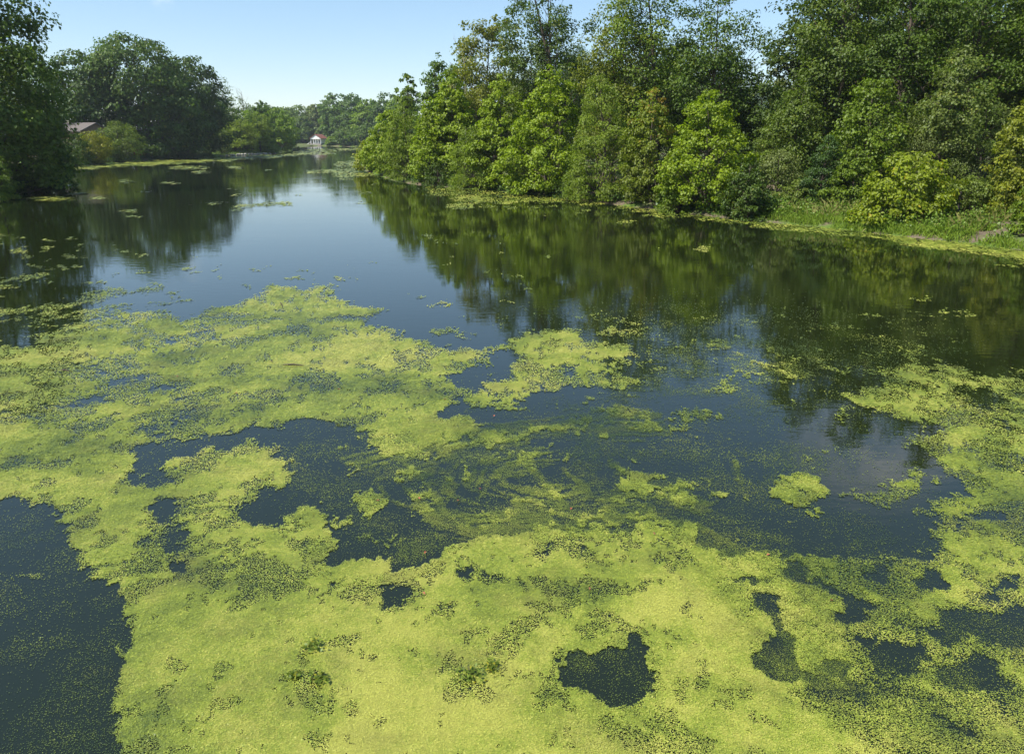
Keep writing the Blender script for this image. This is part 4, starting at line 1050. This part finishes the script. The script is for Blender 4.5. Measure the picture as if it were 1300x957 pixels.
# ------------------------------------------------------------------ grasses and weeds on the banks
rg = np.random.RandomState(23)
def scatter_blades(name, label, pts, hgt, wid, color, spread, per, mat, kind='stuff', leafy=False):
    n0 = len(pts)
    P = np.repeat(pts, per, 0); n = len(P)
    P = P + np.concatenate([rg.normal(0, spread, (n, 2)), np.zeros((n, 1))], 1)
    P[:, 2] = ground_z(P[:, 0], P[:, 1]) - 0.02
    ok_ = P[:, 2] > -0.1
    P = P[ok_]; n = len(P)
    h = hgt * rg.uniform(0.45, 1.25, n); a = rg.uniform(0, 2 * np.pi, n); w = wid * rg.uniform(0.6, 1.3, n)
    lx, ly = rg.normal(0, 0.32, n) * h, rg.normal(0, 0.32, n) * h
    v = np.zeros((n, 4, 3))
    if not leafy:
        v[:, 0] = P - np.stack([np.cos(a) * w, np.sin(a) * w, np.zeros(n)], 1) * 0.5
        v[:, 1] = P + np.stack([np.cos(a) * w, np.sin(a) * w, np.zeros(n)], 1) * 0.5
        m_ = P + np.stack([lx * 0.35, ly * 0.35, h * 0.6], 1)
        v[:, 2] = P + np.stack([lx, ly, h], 1)
        v[:, 3] = m_ - np.stack([np.cos(a) * w, np.sin(a) * w, np.zeros(n)], 1) * 0.5
    else:
        c_ = P + np.stack([lx * 0.6, ly * 0.6, h * rg.uniform(0.1, 1.0, n)], 1)
        ax = rg.normal(0, 1, (n, 3)); ax /= np.linalg.norm(ax, axis=1)[:, None]
        nr = rg.normal(0, 0.6, (n, 3)) + np.array([0, 0, 1.0]); bx_ = np.cross(nr, ax); bx_ /= np.linalg.norm(bx_, axis=1)[:, None]
        v[:, 0] = c_ - ax * w[:, None]; v[:, 1] = c_ + bx_ * w[:, None] * 0.6; v[:, 2] = c_ + ax * w[:, None]; v[:, 3] = c_ - bx_ * w[:, None] * 0.6
    ti = np.repeat(np.clip(rg.normal(0.5, 0.24, n), 0, 1), 4)
    o_ = link(name, mesh_from(name, v.reshape(-1, 3), np.arange(n * 4), 4, {'tint': ti}), mat)
    o_.color = (*color, 1)
    tag(o_, label, 'weeds' if leafy else 'grass', kind=kind)
def bank_points(ulist, n, dmin, dmax):
    """random spots on land between dmin and dmax metres from the water in a stretch of bank"""
    out = []
    while sum(len(a) for a in out) < n:
        u = rg.uniform(ulist[0], ulist[1], 4000)
        vb = np.interp(u, [q[0] for q in SHORE_RIGHT], [q[1] for q in SHORE_RIGHT])
        xy = np.array([on_water(a, b) for a, b in zip(u, vb)])
        r_ = rg.uniform(dmin, dmax, 4000)
        nx_, ny_ = 0.86, 0.5
        xy = xy + np.stack([nx_ * r_, ny_ * r_], 1)
        sd = shore_sd(xy[:, 0], xy[:, 1])
        patch = fbm(xy[:, 0] * 0.35, xy[:, 1] * 0.35, 55, 3)
        k_ = (sd > 0.08) & (patch > 0.38 + 0.14 * rg.rand(4000))
        out.append(np.concatenate([xy[k_], np.zeros((k_.sum(), 1))], 1))
    return np.concatenate(out)[:n]
SHORE_RIGHT = [q for q in SHORE_PX if q[0] >= 458 and q[1] > 211]
M_grass = leaf_mat('grass_blade', 0.3, (0.22, 0.19, 0.06), 0.8)
scatter_blades('grass', 'fresh grass fringe along the wooded bank', bank_points((930, 1600), 4200, 0.1, 3.2), 0.42, 0.035, (0.150, 0.220, 0.020), 0.16, 9, M_grass)
scatter_blades('dry_grass', 'dry tan grass stalks on the sandy bank', bank_points((960, 1600), 420, 1.2, 7.5), 0.85, 0.022, (0.21, 0.20, 0.06), 0.2, 9, M_grass)
scatter_blades('tall_weeds', 'leafy tall weeds behind the grass fringe', bank_points((930, 1600), 2300, 0.4, 9.0), 0.9, 0.085, (0.120, 0.190, 0.020), 0.22, 14, M_grass, leafy=True)
scatter_blades('shore_weeds', 'low leafy weeds at the feet of the bank saplings', bank_points((460, 960), 2600, 0.05, 4.0), 1.0, 0.14, (0.060, 0.110, 0.014), 0.25, 9, M_grass, leafy=True)
# lawn and cove edge on the other bank
lp = []
for _ in range(5200):
    u = rg.uniform(255, 372); v = rg.uniform(190, 201)
    x_, y_ = on_water(u, v); lp.append((x_, y_ + rg.uniform(0, 12), 0))
lp = np.array(lp); sdl = shore_sd(lp[:, 0], lp[:, 1]); lp = lp[(sdl > 0.6)]
scatter_blades('lawn_grass', 'mown lawn grass around the light green trees', lp, 0.3, 0.2, (0.11, 0.165, 0.03), 0.7, 6, M_grass)
cp = []
for _ in range(2600):
    k_ = rg.randint(0, 12); a_, b_ = np.array(SHORE_PX[k_]), np.array(SHORE_PX[k_ + 1]); q_ = a_ + (b_ - a_) * rg.rand()
    x_, y_ = on_water(*q_); cp.append((x_ - rg.uniform(-0.4, 1.6), y_ + rg.uniform(-0.2, 2.0), 0))
cp = np.array(cp); sdl = shore_sd(cp[:, 0], cp[:, 1]); cp = cp[sdl > 0.05]
scatter_blades('cove_weeds', 'dark leafy weeds along the shaded cove edge', cp, 0.9, 0.16, (0.045, 0.078, 0.016), 0.3, 10, M_grass, leafy=True)

# ------------------------------------------------------------------ buildings
# house with a grey brown roof, mostly hidden by the trees
hx_, hy_, hz_ = base_at(103, y_shore(108) + 34)
house = empty('house', (hx_, hy_, hz_)); house.rotation_euler = (0, 0, math.radians(-24))
tag(house, 'low brown house with a grey shingle roof behind the yellow ochre shrub', 'house')
ztop = at_depth(103, 156.5, y_shore(108) + 34)[2] - hz_
W2, D2, he = 7.0, 4.2, ztop - 2.1
MB().box(-W2, W2, -D2, D2, -0.3, he).build('wall', M_siding, house)
rfm = MB()
ov = 0.6
rfm.quadbox([(-W2-ov, -D2-ov, he-0.12), (W2+ov, -D2-ov, he-0.12), (W2+ov, 0, ztop-0.12), (-W2-ov, 0, ztop-0.12), (-W2-ov, -D2-ov, he+0.1), (W2+ov, -D2-ov, he+0.1), (W2+ov, 0, ztop+0.1), (-W2-ov, 0, ztop+0.1)])
rfm.quadbox([(-W2-ov, 0.004, ztop-0.12), (W2+ov, 0.004, ztop-0.12), (W2+ov, D2+ov, he-0.12), (-W2-ov, D2+ov, he-0.12), (-W2-ov, 0.004, ztop+0.1), (W2+ov, 0.004, ztop+0.1), (W2+ov, D2+ov, he+0.1), (-W2-ov, D2+ov, he+0.1)])
rf_o = rfm.build('roof', M_greyroof, house)
MB().box(-4.2, -3.3, 0.6, 1.4, ztop-1.2, ztop+0.7).build('chimney', M_stone, rf_o)
for sx in (-W2, W2):
    g_ = MB(); d_ = 0.05 if sx > 0 else -0.05
    g_.poly([(sx + d_, -D2, he), (sx + d_, D2, he), (sx + d_, 0, ztop - 0.13)]); g_.build('gable', M_siding, house)
for wx in (-4.5, -1.2, 4.2):
    w_ = MB().box(wx-0.75, wx+0.75, -D2-0.06, -D2+0.02, he*0.38, he*0.82).build('window', M_white, house)
    MB().box(wx-0.65, wx+0.65, -D2-0.075, -D2-0.03, he*0.40, he*0.80).build('pane', M_glass, w_)
dr_ = MB().box(1.3, 2.3, -D2-0.06, -D2+0.02, -0.1, 2.1).build('door', M_white, house)
MB().box(1.4, 1.48, -D2-0.12, -D2-0.06, 0.95, 1.05).build('handle', M_darkwood, dr_)

# red shed under the great tree
sx_, sy_, sz_ = base_at(182, y_shore(182) + 12)
shed = empty('shed', (sx_, sy_, sz_)); tag(shed, 'small red wooden shed in the shade under the great domed tree', 'shed')
for k in range(13):
    x0 = -1.95 + k * 0.3
    MB().box(x0, x0 + 0.28, -1.3 - 0.01 * (k % 2), -1.22, 0.0, 2.1).build('board', M_red, shed)
MB().box(-1.93, 1.93, -1.22, 1.3, -0.2, 2.1).build('wall', M_red, shed)
rr_ = MB()
rr_.quadbox([(-2.2, -1.6, 2.02), (2.2, -1.6, 2.02), (2.2, 0, 2.9), (-2.2, 0, 2.9), (-2.2, -1.6, 2.14), (2.2, -1.6, 2.14), (2.2, 0, 3.02), (-2.2, 0, 3.02)])
rr_.quadbox([(-2.2, 0.004, 2.9), (2.2, 0.004, 2.9), (2.2, 1.6, 2.02), (-2.2, 1.6, 2.02), (-2.2, 0.004, 3.02), (2.2, 0.004, 3.02), (2.2, 1.6, 2.14), (-2.2, 1.6, 2.14)])
rr_.build('roof', M_greyroof, shed)

# white pavilion with a red brown roof on the far shore
px_, py_, pz_ = base_at(404, y_shore(404) + 5)
pav = empty('pavilion', (px_, py_, pz_ + 0.5)); pav.rotation_euler = (0, 0, math.radians(-14)); pav.scale = (1.4, 1.4, 1.3)
tag(pav, 'white pavilion with columns and red brown gabled roof on the far shore', 'pavilion')
MB().box(-2.9, 2.9, -2.6, 4.6, -1.2, 0.35).build('base', M_stone, pav)
MB().box(-2.4, 2.4, -0.6, 4.3, 0.35, 2.75).build('wall', M_white, pav)
for k in range(5):
    xk = -2.6 + k * 1.3
    MB().tube([(xk, -2.3, 0.33), (xk, -2.3, 2.76)], [0.15, 0.13], 8).build('column', M_white, pav)
MB().box(-2.85, 2.85, -2.55, 4.5, 2.75, 3.12).build('beam', M_white, pav)
for k in range(3):
    w_ = MB().box(-1.75 + k * 1.25, -0.75 + k * 1.25, -0.66, -0.58, 0.8, 2.3).build('window', M_white, pav)
    MB().box(-1.67 + k * 1.25, -0.83 + k * 1.25, -0.675, -0.63, 0.88, 2.22).build('pane', M_glass, w_)
gb = MB(); gb.poly([(-2.85, -2.5, 3.12), (2.85, -2.5, 3.12), (0, -2.5, 5.0)]); gb.poly([(2.85, -2.3, 3.12), (-2.85, -2.3, 3.12), (0, -2.3, 5.0)])
gb.poly([(-2.85, -2.5, 3.12), (0, -2.5, 5.0), (0, -2.3, 5.0), (-2.85, -2.3, 3.12)]); gb.poly([(0, -2.5, 5.0), (2.85, -2.5, 3.12), (2.85, -2.3, 3.12), (0, -2.3, 5.0)])
gb.build('gable', M_white, pav)
pr_ = MB()
pr_.quadbox([(-3.25, -2.85, 2.95), (-3.25, 4.8, 2.95), (0, 4.8, 5.12), (0, -2.85, 5.12), (-3.25, -2.85, 3.1), (-3.25, 4.8, 3.1), (0, 4.8, 5.27), (0, -2.85, 5.27)])
pr_.quadbox([(0.004, -2.85, 5.12), (0.004, 4.8, 5.12), (3.25, 4.8, 2.95), (3.25, -2.85, 2.95), (0.004, -2.85, 5.27), (0.004, 4.8, 5.27), (3.25, 4.8, 3.1), (3.25, -2.85, 3.1)])
pr_.build('roof', M_redroof, pav)
stp = MB()
for k in range(6):
    stp.box(-3.6 - k * 0.38, -2.9 - k * 0.38, -2.0, -0.6, -1.4, 0.3 - k * 0.22)
stp.build('steps', M_stone, pav)
MB().tube([(-2.9, -2.05, 1.25), (-5.2, -2.05, 0.0)], [0.07, 0.07], 5).build('handrail', M_white, pav)
for k in range(3):
    MB().tube([(-2.95 - k * 1.1, -2.05, -0.6), (-2.95 - k * 1.1, -2.05, 1.2 - k * 0.58)], [0.06, 0.06], 5).build('post', M_white, pav)

# small dock by the pavilion
dx_, dy_ = on_water(392, 185.6)
dock = empty('dock', (dx_, dy_ - 1.0, 0.0)); dock.scale = (1.4, 1.4, 1.2); tag(dock, 'small weathered wooden dock at the foot of the pavilion steps', 'dock')
for k in range(10):
    MB().box(-2.0 + k * 0.4, -1.63 + k * 0.4, -1.4, 1.8, 0.42, 0.48).build('plank', M_wood, dock)
for (qx, qy) in ((-1.8, -1.2), (1.8, -1.2), (-1.8, 1.5), (1.8, 1.5)):
    MB().tube([(qx, qy, -1.2), (qx, qy, 0.95)], [0.1, 0.09], 7).build('post', M_wood, dock)

# dark fence post on the wooded bank
fx_, fy_, fz_ = base_at(1212, y_of(1212, 307) + 5.2)
post = MB()
post.tube([(0, 0, -0.3), (0.02, 0, 0.8), (0.0, 0.01, 1.75), (0.01, 0.01, 1.82)], [0.095, 0.09, 0.085, 0.05], 8)
tag(post.build('fence_post', M_darkwood, None, (fx_, fy_, fz_)), 'dark wooden fence post between pale weeds on the bank', 'post')

# stones along the lawn edge
rb = random.Random(4)
def boulder(seed, sx, sy, sz):
    g = np.random.RandomState(seed)
    import bmesh
    bm = bmesh.new(); bmesh.ops.create_icosphere(bm, subdivisions=2, radius=1)
    for v in bm.verts:
        n_ = 1 + 0.28 * (vnoise(np.array([v.co.x * 1.6 + seed]), np.array([v.co.y * 1.6 + v.co.z * 1.1]), seed)[0] - 0.5) * 2
        v.co = Vector((v.co.x * sx * n_, v.co.y * sy * n_, max(v.co.z, -0.6) * sz * n_))
    me_ = bpy.data.meshes.new('boulder'); bm.to_mesh(me_); bm.free()
    return me_
bm_list = [boulder(3, 0.75, 0.5, 0.42), boulder(8, 0.5, 0.45, 0.36), boulder(15, 0.95, 0.55, 0.5)]
for k in range(16):
    u = 288 + k * 3.9 + rb.uniform(-1, 1)
    v = float(np.interp(u, [270, 300, 345, 366], [199.5, 197.5, 195.6, 192.6]))
    x_, y_ = on_water(u, v)
    o_ = link('boulder', bm_list[k % 3], M_stone, None, (x_, y_ + rb.uniform(0.1, 0.9), 0.12 + rb.uniform(-0.05, 0.15)))
    o_.rotation_euler = (0, 0, rb.uniform(0, 6)); s_ = rb.uniform(0.7, 1.2); o_.scale = (s_, s_, s_)
    tag(o_, 'pale grey boulder in the stone edging below the lawn', 'boulder', 'boulders edging the lawn')
for k, (u, back) in enumerate([(1085, 2.4), (1215, 1.5), (1195, 1.8), (1100, 2.0)]):
    x_, y_ = on_water(u, float(np.interp(u, [1080, 1150, 1220, 1300], [293, 300.5, 308, 319])))
    x_ += 0.8 * back; y_ += 0.5 * back
    o_ = link('boulder', bm_list[k % 3], M_stone, None, (x_, y_, float(ground_z(np.array([x_]), np.array([y_]))[0]) + 0.05))
    o_.rotation_euler = (0, 0, rb.uniform(0, 6)); s_ = rb.uniform(0.18, 0.34); o_.scale = (s_, s_, s_ * 0.8)
    tag(o_, 'small stone lying on the sandy wooded bank', 'stone', 'stones on the sandy bank')

# ------------------------------------------------------------------ small things afloat
M_deadleaf = simple_mat('dead_leaf', (0.16, 0.07, 0.03), 0.7, 20, 0.4, 0.2)
M_redleaf = simple_mat('red_leaf', (0.30, 0.10, 0.05), 0.7, 20, 0.3, 0.2)
M_twig = simple_mat('wet_twig', (0.06, 0.045, 0.03), 0.7, 20, 0.3, 0.2)
def leaf_mesh(w, l):
    m_ = MB()
    m_.v = [(0, -l, 0), (w * 0.7, -l * 0.4, 0.012), (w, l * 0.1, 0.02), (w * 0.5, l * 0.6, 0.014), (0, l, 0.004), (-w * 0.5, l * 0.6, 0.014), (-w, l * 0.1, 0.02), (-w * 0.7, -l * 0.4, 0.012), (0, 0, 0.004)]
    m_.f = [(i, (i + 1) % 8, 8) for i in range(8)]
    return m_
lm_dead = None; lm_red = None
for k, (u, v, red) in enumerate([(565, 508, 0), (225, 479, 0), (250, 478, 0), (532, 634, 1), (582, 637, 1), (540, 703, 1), (480, 637, 1), (627, 529, 1), (748, 749, 0), (538, 755, 1), (975, 706, 1), (610, 622, 1), (1056, 764, 0), (830, 679, 0), (725, 647, 1), (345, 460, 0), (430, 495, 0), (300, 500, 0)]):
    x_, y_ = on_water(u, v); s_ = 0.012 * math.hypot(y_, CAM_H) / 9.0 + 0.012
    o_ = leaf_mesh(s_ * 0.7, s_).build('fallen_leaf', M_redleaf if red else M_deadleaf, None, (x_, y_, 0.022))
    o_.rotation_euler = (0.1, 0.05, rb.uniform(0, 6))
    tag(o_, 'tiny reddish fallen leaf floating on the duckweed' if red else 'tiny dark brown fallen leaf lying on the duckweed', 'leaf', 'red fallen leaves afloat' if red else 'brown fallen leaves afloat')
for k, (a, b, lab) in enumerate([((360, 464), (386, 465), 'thin straight twig lying across the broad mat'), ((356, 385), (359, 391), 'short bent twig near the tip of the broad mat'), ((78, 471), (88, 472), 'small dark twig among open patches of the mat')]):
    pa, pb = on_water(*a), on_water(*b)
    o_ = MB().tube([(0, 0, 0.02), ((pb[0] - pa[0]) * 0.5, (pb[1] - pa[1]) * 0.5, 0.05), (pb[0] - pa[0], pb[1] - pa[1], 0.02)], [0.022, 0.02, 0.012], 5).build('twig', M_twig, None, (pa[0], pa[1], 0))
    tag(o_, lab, 'twig', 'twigs afloat')
# sprigs of water plant standing out of the mat
for k, (u, v, s_, lab) in enumerate([(598, 858, 0.13, 'yellowish water plant sprig in the smooth lower mat'), (626, 848, 0.09, 'smaller water plant sprig beside the yellowish one'), (398, 822, 0.12, 'dark centred water plant sprig in the lower mat'), (405, 863, 0.11, 'bright water plant sprig below the dark centred one'), (374, 858, 0.07, 'little water plant sprig next to the bright one')]):
    x_, y_ = on_water(u, v)
    root = empty('water_plant', (x_, y_, 0.0)); tag(root, lab, 'water plant', 'water plant sprigs')
    g = np.random.RandomState(60 + k); m_ = 70
    st_ = MB()
    for q in range(5):
        a = g.uniform(0, 6.28); st_.tube([(0, 0, -0.03), (math.cos(a) * s_ * 0.8, math.sin(a) * s_ * 0.8, s_ * 0.5)], [0.006, 0.003], 4)
    st_.build('stem', M_twig, root)
    ps = np.stack([g.normal(0, s_ * 0.5, m_), g.normal(0, s_ * 0.5, m_), g.uniform(0.02, s_ * 0.7, m_)], 1)
    ax = g.normal(0, 1, (m_, 3)); ax[:, 2] *= 0.4; ax /= np.linalg.norm(ax, axis=1)[:, None]
    bx_ = np.cross(ax, g.normal(0, 0.3, (m_, 3)) + np.array([0, 0, 1])); bx_ /= np.linalg.norm(bx_, axis=1)[:, None]
    lw = 0.028
    v_ = np.stack([ps - ax * lw, ps + bx_ * lw * 0.5, ps + ax * lw, ps - bx_ * lw * 0.5], 1)
    c_ = link('foliage', mesh_from('foliage', v_.reshape(-1, 3), np.arange(m_ * 4), 4, {'tint': np.repeat(g.uniform(0, 1, m_), 4)}), M_leaf_yellow, root)
    c_.color = (0.12, 0.17, 0.02, 1)

# summer air
hz = MB().box(-900, 900, -40, 1690, -2.4, 62.0)
m, n_, l_ = new_mat('air'); n_.remove(n_['Principled BSDF'])
pv = n_.new('ShaderNodeVolumePrincipled'); pv.inputs['Color'].default_value = (0.86, 0.93, 1.0, 1); pv.inputs['Density'].default_value = 0.00013; pv.inputs['Anisotropy'].default_value = 0.3
l_.new(pv.outputs['Volume'], n_['Material Output'].inputs['Volume'])
tag(hz.build('haze', m), 'thin summer haze over the lake', 'haze', kind='stuff')
